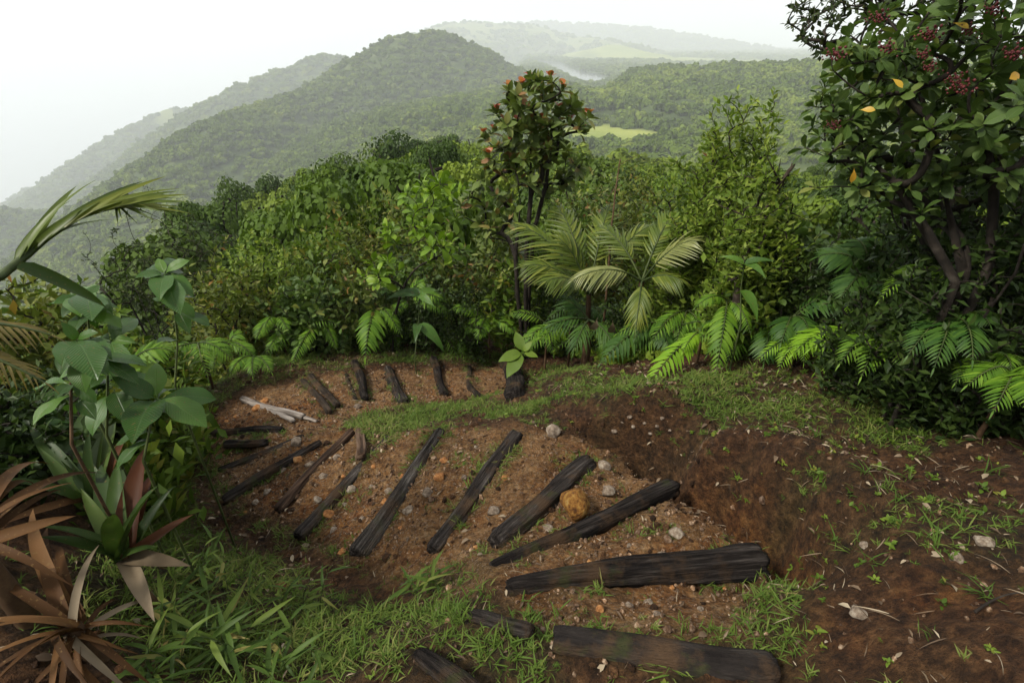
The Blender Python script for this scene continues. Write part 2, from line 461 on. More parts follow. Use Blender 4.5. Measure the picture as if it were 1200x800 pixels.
def leaf_geo(kind='ovate', W=.4, droop=.2, fold=.15, nseg=5, petiole=0.0, wave=0.0, twist=0.0):
    """unit leaf along +X, face up +Z. Returns verts, faces(list), uv"""
    vs_, uv, fs = [], [], []
    for i in range(nseg + 1):
        t = i / nseg
        a = droop * t * 1.6
        # arc
        x = t * (1 - .28 * (droop * t) ** 2) if droop < 1.2 else math.sin(min(a, 3.0)) / max(a / max(t, 1e-6), 1e-6)
        z = -droop * t * t * .8 if droop < 1.2 else (math.cos(min(a, 3.0)) - 1) / max(a / max(t, 1e-6), 1e-6)
        w = W * .5 * float(leaf_shape(kind, t)) if 0 < t < 1 else (W * .5 * float(leaf_shape(kind, t)) if kind in ('strap', 'blade') and t == 0 else 0.0)
        w = max(w, .012 * W) if t == 0 else w
        zz = fold * w + wave * w * math.sin(t * 9)
        ct, st_ = math.cos(twist * t), math.sin(twist * t)
        for sgn in (-1, 0, 1):
            yy, z2 = sgn * w, (zz if sgn else 0) + (wave * w * .5 * math.cos(t * 13 + sgn) if sgn else 0)
            vs_.append((petiole + x * (1 - petiole), yy * ct - z2 * st_, z + yy * st_ + z2 * ct)); uv.append((t, .5 + .5 * sgn * (w / (W * .5))))
    for i in range(nseg):
        b = i * 3
        fs.append((b, b + 3, b + 4, b + 1)); fs.append((b + 1, b + 4, b + 5, b + 2))
    if petiole > 0:
        n = len(vs_); h = .012
        vs_ += [(0, -h, 0), (0, h, 0), (petiole, -h, 0), (petiole, h, 0), (0, 0, -h * 1.6), (petiole, 0, -h * 1.6)]
        uv += [(0, .5)] * 6
        fs += [(n, n + 2, n + 3, n + 1), (n, n + 4, n + 5, n + 2), (n + 1, n + 3, n + 5, n + 4)]
    return np.array(vs_), np.array(fs, int), np.array(uv)

def frames(d, up=(0, 0, 1), roll=None):
    """rotation matrices whose X is d and whose Z leans to up: (n,3,3)"""
    d = nrm(np.atleast_2d(d)); up = np.broadcast_to(np.asarray(up, float), d.shape)
    y = np.cross(up, d)
    bad = np.linalg.norm(y, axis=1) < 1e-3
    y[bad] = np.array([0, 1, 0]); y = nrm(y)
    z = np.cross(d, y)
    if roll is not None:
        c, s = np.cos(roll)[:, None], np.sin(roll)[:, None]
        y, z = y * c + z * s, z * c - y * s
    return np.stack([d, y, z], axis=2)

def joined(name, geo, pos, rot, scl, mat, tones=None, sub=None):
    """one mesh of many copies of one leaf"""
    v, f, uv = geo
    n = len(pos)
    V = np.einsum('nij,kj->nki', rot, v) * np.asarray(scl).reshape(n, 1, 1) + np.asarray(pos)[:, None, :]
    F = (f[None] + (np.arange(n) * len(v))[:, None, None]).reshape(-1, f.shape[1])
    if tones is None: tones = rng.random(n)
    return mesh_from(name, V.reshape(-1, 3), F, mat, np.repeat(tones, len(v)), np.tile(uv, (n, 1)))

def m4(pos, rot, s):
    m = Matrix.Identity(4)
    for i in range(3):
        for j in range(3): m[i][j] = float(rot[i][j] * s)
        m[i][3] = float(pos[i])
    return m

def tubes(name, lines, mat, sides=6, parent=None):
    """lines: list of (points, radii)"""
    V, F, b = [], [], 0
    for pts, rad in lines:
        pts = np.asarray(pts, float); n = len(pts)
        rad = np.broadcast_to(rad, (n,)) if np.ndim(rad) == 0 else np.asarray(rad)
        tan = nrm(np.gradient(pts, axis=0)) if n > 1 else np.array([[0, 0, 1.]])
        ref = np.array([.31, .87, .38])
        y = nrm(np.cross(tan, ref)); z = np.cross(tan, y)
        a = np.arange(sides) * 2 * np.pi / sides
        ring = pts[:, None, :] + rad[:, None, None] * (np.cos(a)[None, :, None] * y[:, None, :] + np.sin(a)[None, :, None] * z[:, None, :])
        V.append(ring.reshape(-1, 3))
        i = np.arange(n - 1)[:, None] * sides + np.arange(sides)[None, :]
        j = np.arange(n - 1)[:, None] * sides + (np.arange(sides)[None, :] + 1) % sides
        F.append(np.stack([i, j, j + sides, i + sides], -1).reshape(-1, 4) + b)
        b += n * sides
    return mesh_from(name, np.concatenate(V), np.concatenate(F), mat)

def bez(a, b, c, n):
    t = np.linspace(0, 1, n)[:, None]
    return (1 - t) ** 2 * a + 2 * t * (1 - t) * b + t * t * c

def grow(stems, tips, r_tip=.004, r_exp=.42, bend=.25, seed=0, nmid=5):
    """join every tip to the nearest part of the skeleton that lies nearer the root; returns tube lines and tip directions.
    stems: list of polylines."""
    rg = np.random.default_rng(seed)
    nodes, par, line_of = [], [], []
    for s in stems:
        for k, p in enumerate(s):
            nodes.append(np.asarray(p, float)); par.append(len(nodes) - 2 if k else -1)
    tips = np.asarray(tips, float)
    root = np.mean([s[0] for s in stems], axis=0)
    order = np.argsort(np.linalg.norm(tips - root, axis=1))
    branches, tipdir = [], np.zeros_like(tips)
    NA = np.full((len(nodes) + len(tips) * (nmid - 1), 3), 1e6); NA[:len(nodes)] = nodes
    for ti in order:
        N = NA[:len(nodes)]
        tp = tips[ti]
        dv = tp - N
        dist = np.linalg.norm(dv, axis=1)
        cost = dist + .6 * np.maximum(0, N[:, 2] - tp[2] + .25 * dist)
        k = int(np.argmin(cost))
        a = N[k]
        pd = nrm(a - N[par[k]]) if par[k] >= 0 else np.array([0, 0, 1.])
        L = dist[k]
        mid = a + pd * L * .35 + (tp - a) * .25 + rg.normal(0, bend * L * .25, 3)
        pts = bez(a, mid, tp, nmid)
        base = len(nodes); prev = k
        for p in pts[1:]:
            NA[len(nodes)] = p
            nodes.append(p); par.append(prev); prev = len(nodes) - 1
        branches.append([k] + list(range(base, base + nmid - 1)))
        tipdir[ti] = nrm(pts[-1] - pts[-2])
    N = NA
    cnt = np.zeros(len(nodes))
    leafn = [b[-1] for b in branches]
    for l in leafn:
        k = l
        while k >= 0:
            cnt[k] += 1; k = par[k]
    rad = r_tip * np.maximum(cnt, 1) ** r_exp
    lines, i0 = [], 0
    for s in stems:
        idx = list(range(i0, i0 + len(s))); i0 += len(s)
        lines.append((N[idx], rad[idx]))
    for b in branches:
        r = rad[b].copy(); r[0] = min(r[0], r[1] * 1.15)
        lines.append((N[b], r))
    return lines, tipdir

def whorls(tips, dirs, k, size, inc=(45, 85), jit=.25, upbias=.35, seed=0, spread_along=.0, rs=.3):
    """k leaves round each tip: positions, rotations, scales, index of tip"""
    rg = np.random.default_rng(seed)
    n = len(tips)
    ti = np.repeat(np.arange(n), k)
    ax = nrm(dirs + np.array([0, 0, upbias]))
    ref = nrm(np.cross(ax, np.array([.3, .5, .81]))); ref2 = np.cross(ax, ref)
    ang = np.tile(np.arange(k) * 2.39996, n) + np.repeat(rg.random(n) * 6.28, k) + rg.normal(0, .25, n * k)
    lvl = np.tile(np.arange(k) / max(1, k - 1), n)
    inca = np.radians(inc[1] - (inc[1] - inc[0]) * lvl + rg.normal(0, 9, n * k))
    rad = ref[ti] * np.cos(ang)[:, None] + ref2[ti] * np.sin(ang)[:, None]
    d = ax[ti] * np.cos(inca)[:, None] + rad * np.sin(inca)[:, None]
    d += rg.normal(0, jit * .4, d.shape)
    pos = tips[ti] - ax[ti] * ((1 - lvl) * spread_along)[:, None]
    sc = size * (1 - .25 * lvl) * rg.uniform(1 - rs, 1 + rs, n * k)
    rot = frames(d, ax[ti] + np.array([0, 0, .3]), rg.normal(0, .35, n * k))
    return pos, rot, sc, ti

def crown_tips(n, c, rad, seed=0, inner=.45, zmin=None):
    """points through an uneven ellipsoid, denser outside"""
    rg = np.random.default_rng(seed)
    d = nrm(rg.normal(size=(n, 3)))
    lump = 1 + .28 * np.sin(d[:, 0] * 4 + seed) * np.cos(d[:, 1] * 5 + seed * 2) + .2 * np.sin(d[:, 2] * 6 + d[:, 0] * 7 + seed)
    r = (inner + (1 - inner) * rg.random(n) ** .6) * lump
    p = np.asarray(c) + d * r[:, None] * np.asarray(rad)
    if zmin is not None:
        p = p[p[:, 2] > zmin]
    return p

GEO = {
 'small': leaf_geo('obovate', .48, .15, .25, 2),
 'ovate': leaf_geo('ovate', .5, .25, .2, 4),
 'obov': leaf_geo('obovate', .46, .3, .22, 5, .08),
 'lance': leaf_geo('lance', .26, .35, .2, 4, .06),
 'big': leaf_geo('ovate', .47, .4, .22, 9, .10, .16),
 'bigb': leaf_geo('obovate', .44, .6, .2, 9, .10, .2),
 'round': leaf_geo('round', .78, .15, .2, 5, .1),
 'helic': leaf_geo('lance', .34, .75, .28, 10, .0, .10),
 'strap': leaf_geo('strap', .085, .9, .6, 10, 0, .1, .5),
 'strapd': leaf_geo('strap', .085, 1.1, .8, 11, 0, .25, 1.1),
 'straps': leaf_geo('strap', .17, .32, .7, 9, 0, .12),
 'pinna': leaf_geo('lance', .155, .35, .1, 3),
 'pinnaw': leaf_geo('lance', .185, .45, .15, 5),
 'palmw': leaf_geo('blade', .085, .35, .4, 7),
 'palm': leaf_geo('blade', .10, .5, .5, 6),
 'bamboo': leaf_geo('lance', .12, .45, .25, 6),
}

# ---------------------------------------------------------------- log steps: where they lie (pixel ends, radii)
B, Sx, W_ = 'charcoal', 'split', 'pale'
LOGS = [  # u0, v0, u1, v1, r0, r1, material, label
 (492,770,590,850,.03,.04,B,'black log end poking from grass beside the smooth flattened log step'),
 (650,750,905,788,.046,.054,'smooth','smooth dark flattened log step below the stout log, half sunk in grass'),
 (552,722,622,742,.022,.026,B,'short stub of black log nearly buried in grass left of the smooth log'),
 (596,694,890,664,.038,.078,B,'stoutest black log step, its blunt end at the orange gully'),
 (578,670,790,574,.032,.062,B,'curved black log step just above the stoutest log, one thick end by the gully bank'),
 (582,640,690,545,.05,.058,B,'thick black log step lying beside the round yellow rock'),
 (508,648,606,512,.043,.05,B,'long smooth-sided black log step between the weathered ridged log and the yellow rock'),
 (418,652,515,508,.056,.044,'grey','grey weathered ridged log step with pale upper end in the grass'),
 (350,630,455,514,.046,.03,B,'crooked black log step beside loose orange stones, next above the split log'),
 (326,600,412,508,.035,.034,Sx,'split brown weathered log step with splintered grain'),
 (264,590,376,520,.044,.026,B,'thin dark log step with one thick end, below the split brown log'),
 (258,554,356,515,.033,.032,B,'straight slim dark log step between the thin log and the short stub log'),
 (266,523,312,521,.04,.03,B,'short black stub log between two slim logs at the bend'),
 (238,513,331,508,.036,.042,B,'slim level log step at the bend, nearest the pale driftwood pieces'),
 (354,447,386,484,.042,.04,'brownlog','thin brown log, first of the pair at the start of the lower flight'),
 (364,441,396,476,.045,.045,'brownlog','thicker brown log, second of the pair at the start of the lower flight'),
 (406,440,417,470,.035,.035,'brownlog','short worn log step leaning against a taller one in the lower flight'),
 (416,425,429,468,.055,.05,B,'narrow dark log step of the lower flight under the wide fern frond'),
 (455,434,474,474,.078,.07,B,'broad dark log step of the lower flight between two narrow steps'),
 (508,421,521,463,.06,.06,B,'lone dark log step of the lower flight below the hanging broad leaf'),
 (550,431,561,466,.04,.045,'brownlog','thin rotted brown log step next to the widest step of the lower flight'),
 (592,429,600,470,.11,.12,B,'widest black log step, below the small pale-leaved plant'),
 (420,505,422,536,.03,.035,Sx,'short upright-grained brown stub touching the split brown log'),
]
DRIFT = [
 (284,469,356,490,.034,.03,W_,'pale dry driftwood log split along its length, lying on bare soil'),
 (300,476,345,494,.026,.022,W_,'pale broken wood piece beside the long driftwood log'),
 (352,488,372,494,.018,.016,W_,'small pale wood chip at the driftwood log end'),
]
LG = []
for (u0, v0, u1, v1, r0, r1, mt, lab) in LOGS + DRIFT:
    r0, r1 = r0 * .92, r1 * .92
    if v0 < 475 and u0 > 350: r0, r1 = r0 * .8, r1 * .8
    a = ground_at(u0, v0) if v0 < 800 else at_z(u0, v0, .16)
    b = ground_at(u1, v1)if v1 < 800 else at_z(u1, v1, .16)
    LG.append((a, b, r0, r1, mt, lab))

TERR = []
for a, b, r0, r1, mt, lab in LG[:23]:
    ab = (b - a)[:2]; L = np.linalg.norm(ab); n = np.array([-ab[1], ab[0]]) / L
    m = (a + b)[:2] / 2
    if float(land(*(m + n * .25))) > float(land(*(m - n * .25))): n = -n   # n points downhill
    TERR.append((a[:2], ab / L, L, n, a[2], b[2]))

def px_poly(pts):
    return np.array([ground_at(u, v)[:2] for u, v in pts])
Z_RIDGE = px_poly([(400,505),(440,478),(560,468),(640,474),(655,500),(600,500),(560,490),(505,500),(440,512)])
Z_LEFT = px_poly([(215,540),(225,600),(330,660),(450,705),(560,700),(640,715),(660,745),(650,799),(300,799),(100,720),(160,600),(190,540)])
Z_BACK = px_poly([(225,470),(250,440),(330,420),(440,408),(600,412),(600,425),(520,424),(440,428),(350,440),(290,455),(240,480)])
Z_RIGHTEND = px_poly([(890,675),(925,690),(945,730),(930,799),(880,790),(880,770),(790,752),(680,740),(640,735),(640,715),(760,735),(880,752)])
Z_BANK = px_poly([(615,440),(660,425),(760,445),(880,435),(1000,445),(1100,470),(1080,520),(960,520),(880,500),(840,490),(760,478),(690,475),(630,480)])
Z_EDGE = px_poly([(210,500),(250,520),(270,580),(340,620),(420,660),(470,690),(560,690),(590,680),(600,660),(510,670),(430,665),(350,640),(265,600),(225,540)])
PATH = px_poly([(240,500),(300,455),(380,440),(600,425),(605,470),(540,465),(400,490),(510,505),(605,505),(700,530),(800,565),(895,640),(895,700),(890,760),(640,740),(585,690),(480,680),(340,625),(250,570)])
GULLY = np.array([ground_at(u, v)[:2] for u, v in [(648,494),(705,512),(750,535),(800,568),(850,602),(900,632),(935,672)]])

def line_dist(x, y, pl):
    best = np.full(np.shape(x), 1e9)
    for i in range(len(pl) - 1):
        a, b = pl[i], pl[i + 1]; ab = b - a
        t = np.clip(((x - a[0]) * ab[0] + (y - a[1]) * ab[1]) / (ab @ ab), 0, 1)
        best = np.minimum(best, np.hypot(x - a[0] - t * ab[0], y - a[1] - t * ab[1]))
    return best

def soft(x, y, poly, s=.12):
    d = poly_dist(x, y, poly); d = np.where(in_poly(x, y, poly), -d, d)
    return 1 - sstep(-s, s, d)

def grass_mask(x, y):
    m = np.zeros(np.shape(x))
    for p, k in ((Z_RIDGE, 1), (Z_LEFT, 1), (Z_BACK, .8), (Z_RIGHTEND, 1), (Z_BANK, .62), (Z_EDGE, .9)):
        m = np.maximum(m, soft(x, y, p) * k)
    d = np.hypot(x - .3, y - 2.8)
    m = np.maximum(m, sstep(3.2, 4.2, d) * .5)
    n = fbm(x * 3.1, y * 3.1, 3, 40)
    lg = np.full(np.shape(x), 9.0)
    for a, b, r0, r1, mt, lab in LG[:23]:
        lg = np.minimum(lg, np.abs(line_dist(x, y, np.array([a[:2], b[:2]])) - (r0 + r1) * .55))
    m = np.maximum(m, .75 * np.exp(-(lg / .045) ** 2) * np.clip(.45 + fbm(x * 5, y * 5, 2, 44) * 2.6, 0, 1))
    return np.clip(m * (1 + n * 1.6) + np.maximum(0, n - .03) * 1.6, 0, 1)

def surf(x, y):
    x = np.asarray(x, float); y = np.asarray(y, float)
    z = land(x, y)
    sw = np.zeros(np.shape(x)); sz = np.zeros(np.shape(x)); dz = np.zeros(np.shape(x))
    for a, t, L, n, za, zb in TERR:
        dx, dy = x - a[0], y - a[1]
        s = dx * n[0] + dy * n[1]; q = dx * t[0] + dy * t[1]
        e = sstep(-.12, .02, q) * (1 - sstep(L - .02, L + .12, q))
        k = np.exp(-(s / .22) ** 2) * e
        sw = sw + k; sz = sz + k * (za + (zb - za) * np.clip(q / L, 0, 1))
        dz = dz - .034 * np.tanh(s / .05) * np.exp(-np.abs(s) / .16) * e
    kk = np.clip(sw * 1.15, 0, 1)
    z = z * (1 - kk) + sz / np.maximum(sw, 1e-6) * kk + dz
    z = z + fbm(x * 2.3, y * 2.3, 3, 21) * .07 + fbm(x * 9, y * 9, 3, 22) * .036 + (np.abs(fbm(x * 17, y * 17, 3, 23)) - .12) * -.055 * (1 + .8 * (x > .7))
    g = line_dist(x, y, GULLY)
    bk = 1 - soft(x, y, PATH, .05)
    z = z + .11 * np.exp(-((g - .24) / .13) ** 2) * bk * sstep(.05, .5, np.hypot(x - GULLY[0][0], y - GULLY[0][1]))
    z = z - .30 * (1 - sstep(.045, .10, g + fbm(x * 7, y * 7, 2, 28) * .05)) * sstep(.05, .55, np.hypot(x - GULLY[0][0], y - GULLY[0][1]))
    return z

# ---------------------------------------------------------------- ground near the trail
def make_ground():
    xs = np.arange(-4.3, 4.7, .0215); ys = np.arange(-.7, 7.6, .0215)
    X, Y = np.meshgrid(xs, ys)
    Z = surf(X, Y)
    nx, ny = len(xs), len(ys)
    V = np.stack([X, Y, Z], -1).reshape(-1, 3)
    i = np.arange(nx - 1)[None, :] + np.arange(ny - 1)[:, None] * nx
    F = np.stack([i, i + 1, i + 1 + nx, i + nx], -1).reshape(-1, 4)
    m, nt, out = mat_new('trail_soil')
    vec = nt.nodes.new('ShaderNodeTexCoord').outputs['Object']
    gm = attr(nt, 'turf').outputs['Fac']; oc = attr(nt, 'ochre').outputs['Fac']; pa = attr(nt, 'path').outputs['Fac']
    def con(f, k): return math_n(nt, 'ADD', math_n(nt, 'MULTIPLY', math_n(nt, 'SUBTRACT', f, .5), k), .5)
    n1 = con(noise(nt, 3.2, 6, vec, .6), 1.6); n3 = con(noise(nt, 75, 4, vec, .7), 1.7)
    n2 = con(noise(nt, 15, 7, vec, .75), 2.0)
    bank = ramp(nt, n2, [(.2, (.020, .009, .004)), (.5, (.068, .031, .012)), (.75, (.125, .06, .024)), (.95, (.19, .11, .055))])
    path = ramp(nt, n2, [(.2, (.085, .040, .014)), (.5, (.21, .105, .038)), (.7, (.29, .17, .075)), (.95, (.37, .26, .15))])
    c = mixc(nt, pa, bank, path)
    och = ramp(nt, n2, [(.2, (.07, .02, .006)), (.5, (.18, .06, .012)), (.8, (.30, .13, .025))])
    n4 = noise(nt, 7.0, 5, vec, .6, .6)
    k = math_n(nt, 'MULTIPLY', math_n(nt, 'ADD', oc, math_n(nt, 'MULTIPLY', math_n(nt, 'SUBTRACT', n4, .5), 2.6)), oc, True)
    c = mixc(nt, k, c, och)
    turf = ramp(nt, n2, [(.2, (.022, .022, .007)), (.6, (.055, .048, .016)), (.9, (.10, .075, .035))])
    c = mixc(nt, math_n(nt, 'MULTIPLY', gm, .8), c, turf)
    n5 = con(noise(nt, 42, 6, vec, .75), 2.4)
    c = mixc(nt, .85, c, ramp(nt, n5, [(.15, (.30, .28, .26)), (.5, (.95, .95, .95)), (.85, (1.5, 1.45, 1.4))]), 'MULTIPLY')
    grit = math_n(nt, 'GREATER_THAN', n3, .64)
    c = mixc(nt, math_n(nt, 'MULTIPLY', math_n(nt, 'MULTIPLY', grit, pa), .5), c, (.34, .25, .17))
    pr = nt.nodes.new('ShaderNodeBsdfPrincipled'); nt.links.new(c, pr.inputs['Base Color'])
    pr.inputs['Roughness'].default_value = .92; pr.inputs['Specular IOR Level'].default_value = .18
    h = math_n(nt, 'ADD', math_n(nt, 'MULTIPLY', n5, .6), math_n(nt, 'MULTIPLY', n3, .4))
    nt.links.new(bump(nt, h, 1.0, .05), pr.inputs['Normal'])
    nt.links.new(pr.outputs[0], out.inputs['Surface'])
    me = mesh_from('ground', V, F, m)
    x, y = V[:, 0], V[:, 1]
    g = grass_mask(x, y)
    pth = soft(x, y, PATH, .1)
    gd = line_dist(x, y, GULLY[3:])
    o = .75 * pth * np.clip(fbm(x * 3.2, y * 3.2, 3, 31) * 3.5 + .4, 0, 1)
    o = np.maximum(o, 1.0 * np.exp(-(gd / .085) ** 2))
    rb = px_poly([(890,650),(960,680),(1060,690),(1190,700),(1199,799),(930,799),(900,720)])
    o = np.maximum(o, .62 * soft(x, y, rb, .2) * np.clip(fbm(x * 3.2, y * 3.2, 3, 33) * 4 + .45, 0, 1))
    o = np.maximum(o, .5 * np.exp(-(line_dist(x, y, px_poly([(460,690),(500,640),(430,640),(330,650)])) / .06) ** 2))
    for nme, a in (('turf', g), ('path', pth), ('ochre', np.clip(o, 0, 1))):
        at = me.attributes.new(nme, 'FLOAT', 'POINT'); at.data.foreach_set('value', a.astype(np.float32))
    link('ground', me, kind='structure')
make_ground()

# ---------------------------------------------------------------- outer land
def make_hills():
    C0 = np.array([.3, 2.8])
    th = np.concatenate([np.linspace(R(-62), R(62), 420), np.linspace(R(62), R(298), 90)[1:-1]])
    rr = np.concatenate([np.linspace(3.9, 12, 30), np.geomspace(12.5, 9000, 330)])
    T, Rr = np.meshgrid(th, rr)
    X = C0[0] + Rr * np.sin(T); Y = C0[1] + Rr * np.cos(T)
    Z = land(X, Y)
    near = (X > -4.3) & (X < 4.66) & (Y > -.7) & (Y < 7.55)
    Z = Z - np.where(near, .25, 0.02) + fbm(X * .8, Y * .8, 3, 3) * .12
    n, k = X.shape
    V = np.stack([X, Y, Z], -1).reshape(-1, 3)
    i = np.arange(n - 1)[:, None] * k + np.arange(k)[None, :]
    j = np.arange(n - 1)[:, None] * k + (np.arange(k)[None, :] + 1) % k
    F = np.stack([i, i + k, j + k, j], -1).reshape(-1, 4)
    m, nt, out = mat_new('hill_land')
    vec = nt.nodes.new('ShaderNodeTexCoord').outputs['Object']
    n1 = noise(nt, .06, 6, vec, .65); n2 = noise(nt, .012, 4, vec, .6)
    c = ramp(nt, n1, [(.3, (.022, .032, .010)), (.5, (.04, .06, .016)), (.7, (.075, .095, .028))])
    me_ = attr(nt, 'meadow').outputs['Fac']
    gr = ramp(nt, n2, [(.3, (.14, .18, .035)), (.7, (.24, .26, .065))])
    c = mixc(nt, me_, c, gr)
    pr = nt.nodes.new('ShaderNodeBsdfPrincipled'); nt.links.new(c, pr.inputs['Base Color'])
    pr.inputs['Roughness'].default_value = .95; pr.inputs['Specular IOR Level'].default_value = .1
    nt.links.new(bump(nt, n1, .6, 6), pr.inputs['Normal'])
    nt.links.new(pr.outputs[0], out.inputs['Surface'])
    me = mesh_from('hills', V, F, m)
    a = me.attributes.new('meadow', 'FLOAT', 'POINT')
    a.data.foreach_set('value', meadow_mask(V[:, 0], V[:, 1]).astype(np.float32))
    link('hills', me, kind='structure')

def meadow_mask(x, y):
    dm = np.hypot((x - MEADOW[0]) / 1.4, y - MEADOW[1]) + fbm(x / 15, y / 15, 3, 4) * 30
    k = (1 - sstep(26, 40, dm))
    # grassy slopes round the far lake shore
    P9 = RID[8][0]; P7 = RID[6][0]
    d9 = line_dist(x, y, P9[:, :2])
    k = np.maximum(k, (1 - sstep(150, 420, d9 + fbm(x / 120, y / 120, 3, 6) * 300)) * .85)
    d7 = line_dist(x, y, P7[2:6, :2])
    k = np.maximum(k, (1 - sstep(100, 500, d7 + fbm(x / 150, y / 150, 3, 8) * 500)) * .5)
    P4 = RID[3][0]
    k = np.maximum(k, (1 - sstep(40, 130, line_dist(x, y, P4[:3, :2]) + fbm(x / 60, y / 60, 3, 8) * 120)) * .5)
    return k
make_hills()

def make_lake():
    m, nt, out = mat_new('lake_water')
    pr = nt.nodes.new('ShaderNodeBsdfPrincipled')
    pr.inputs['Base Color'].default_value = (.05, .06, .06, 1); pr.inputs['Roughness'].default_value = .12
    nt.links.new(bump(nt, noise(nt, .12, 4, objco(nt)), .06, .4), pr.inputs['Normal'])
    nt.links.new(pr.outputs[0], out.inputs['Surface'])
    c = LAKE.mean(0)
    P = c + (LAKE - c) * 1.03
    V = [(p[0], p[1], LAKE_Z) for p in P]
    me = mesh_from('lake', V, [tuple(range(len(V)))], m)
    me.flip_normals() if me.polygons[0].normal.z < 0 else None
    link('lake', me, kind='structure')
make_lake()

# ---------------------------------------------------------------- scatter (stuff): points that carry copies of small meshes
def scatter(name, sources, pos, rot, scl, tone, idx, **props):
    me = bpy.data.meshes.new(name)
    me.vertices.add(len(pos)); me.vertices.foreach_set('co', np.asarray(pos, np.float32).ravel())
    for an, tp, field, arr in (('irot', 'FLOAT_VECTOR', 'vector', rot), ('iscl', 'FLOAT_VECTOR', 'vector', scl)):
        a = me.attributes.new(an, tp, 'POINT'); a.data.foreach_set(field, np.asarray(arr, np.float32).ravel())
    a = me.attributes.new('itone', 'FLOAT', 'POINT'); a.data.foreach_set('value', np.asarray(tone, np.float32))
    a = me.attributes.new('iidx', 'INT', 'POINT'); a.data.foreach_set('value', np.asarray(idx, np.int32))
    o = link(name, me, **props)
    ng = bpy.data.node_groups.new(name + '_nodes', 'GeometryNodeTree')
    ng.interface.new_socket('Geometry', in_out='INPUT', socket_type='NodeSocketGeometry')
    ng.interface.new_socket('Geometry', in_out='OUTPUT', socket_type='NodeSocketGeometry')
    N, Lk = ng.nodes, ng.links
    gi, go = N.new('NodeGroupInput'), N.new('NodeGroupOutput')
    jn = N.new('GeometryNodeGeometryToInstance')
    for s in reversed(sources):
        so = bpy.data.objects.new(name + '_source', s)
        oi = N.new('GeometryNodeObjectInfo'); oi.inputs['Object'].default_value = so; oi.transform_space = 'ORIGINAL'
        oi.inputs['As Instance'].default_value = False
        Lk.new(oi.outputs['Geometry'], jn.inputs[0])
    mp = N.new('GeometryNodeMeshToPoints')
    ip = N.new('GeometryNodeInstanceOnPoints')
    def na(nm, t):
        n = N.new('GeometryNodeInputNamedAttribute'); n.data_type = t; n.inputs['Name'].default_value = nm
        return n.outputs['Attribute']
    Lk.new(gi.outputs[0], mp.inputs['Mesh']); Lk.new(mp.outputs[0], ip.inputs['Points'])
    Lk.new(jn.outputs[0], ip.inputs['Instance'])
    ip.inputs['Pick Instance'].default_value = True
    Lk.new(na('iidx', 'INT'), ip.inputs['Instance Index'])
    Lk.new(na('irot', 'FLOAT_VECTOR'), ip.inputs['Rotation'])
    Lk.new(na('iscl', 'FLOAT_VECTOR'), ip.inputs['Scale'])
    Lk.new(ip.outputs[0], go.inputs[0])
    md = o.modifiers.new('scatter', 'NODES'); md.node_group = ng
    return o

def blob_crown(name, nleaf, seed, leaf, mat, flat=.75):
    """a tree crown about 1 m in radius, base at z=0: leaf clumps over an uneven dome"""
    rg = np.random.default_rng(seed)
    nl = 7 + seed % 4
    lc = np.concatenate([[[0, 0, .55]], np.stack([rg.normal(0, .42, nl), rg.normal(0, .42, nl), rg.uniform(.25, .85, nl)], 1)])
    lr = np.concatenate([[.62], rg.uniform(.28, .5, nl)])
    P, D, T = [], [], []
    per = nleaf // (nl + 1)
    for c, r in zip(lc, lr):
        d = nrm(rg.normal(size=(per, 3)) + np.array([0, 0, .35]))
        rr = r * rg.uniform(.72, 1.05, per)
        P.append(c * np.array([1, 1, flat]) + d * rr[:, None] * np.array([1, 1, flat])); D.append(d)
        T.append(np.full(per, rg.random() * .35))
    P, D, T = np.concatenate(P), np.concatenate(D), np.concatenate(T)
    T = T + rg.random(len(T)) * .3
    n = nrm(D + rg.normal(0, .45, D.shape))
    tang = nrm(np.cross(n, rg.normal(size=n.shape)))
    rot = frames(tang, n)
    s = leaf * rg.uniform(.6, 1.3, len(P))
    geo = (np.array([(-.5, -.32, 0), (.1, -.5, .06), (.55, .0, -.05), (.1, .5, .06), (-.5, .3, 0)]), None, None)
    v = geo[0]; k = len(P)
    V = np.einsum('nij,kj->nki', rot, v) * s[:, None, None] + P[:, None, :]
    F = (np.arange(5)[None] + (np.arange(k) * 5)[:, None])
    return mesh_from(name, V.reshape(-1, 3), F.reshape(k, 5), mat, np.repeat(T * .5, 5), smooth=False)

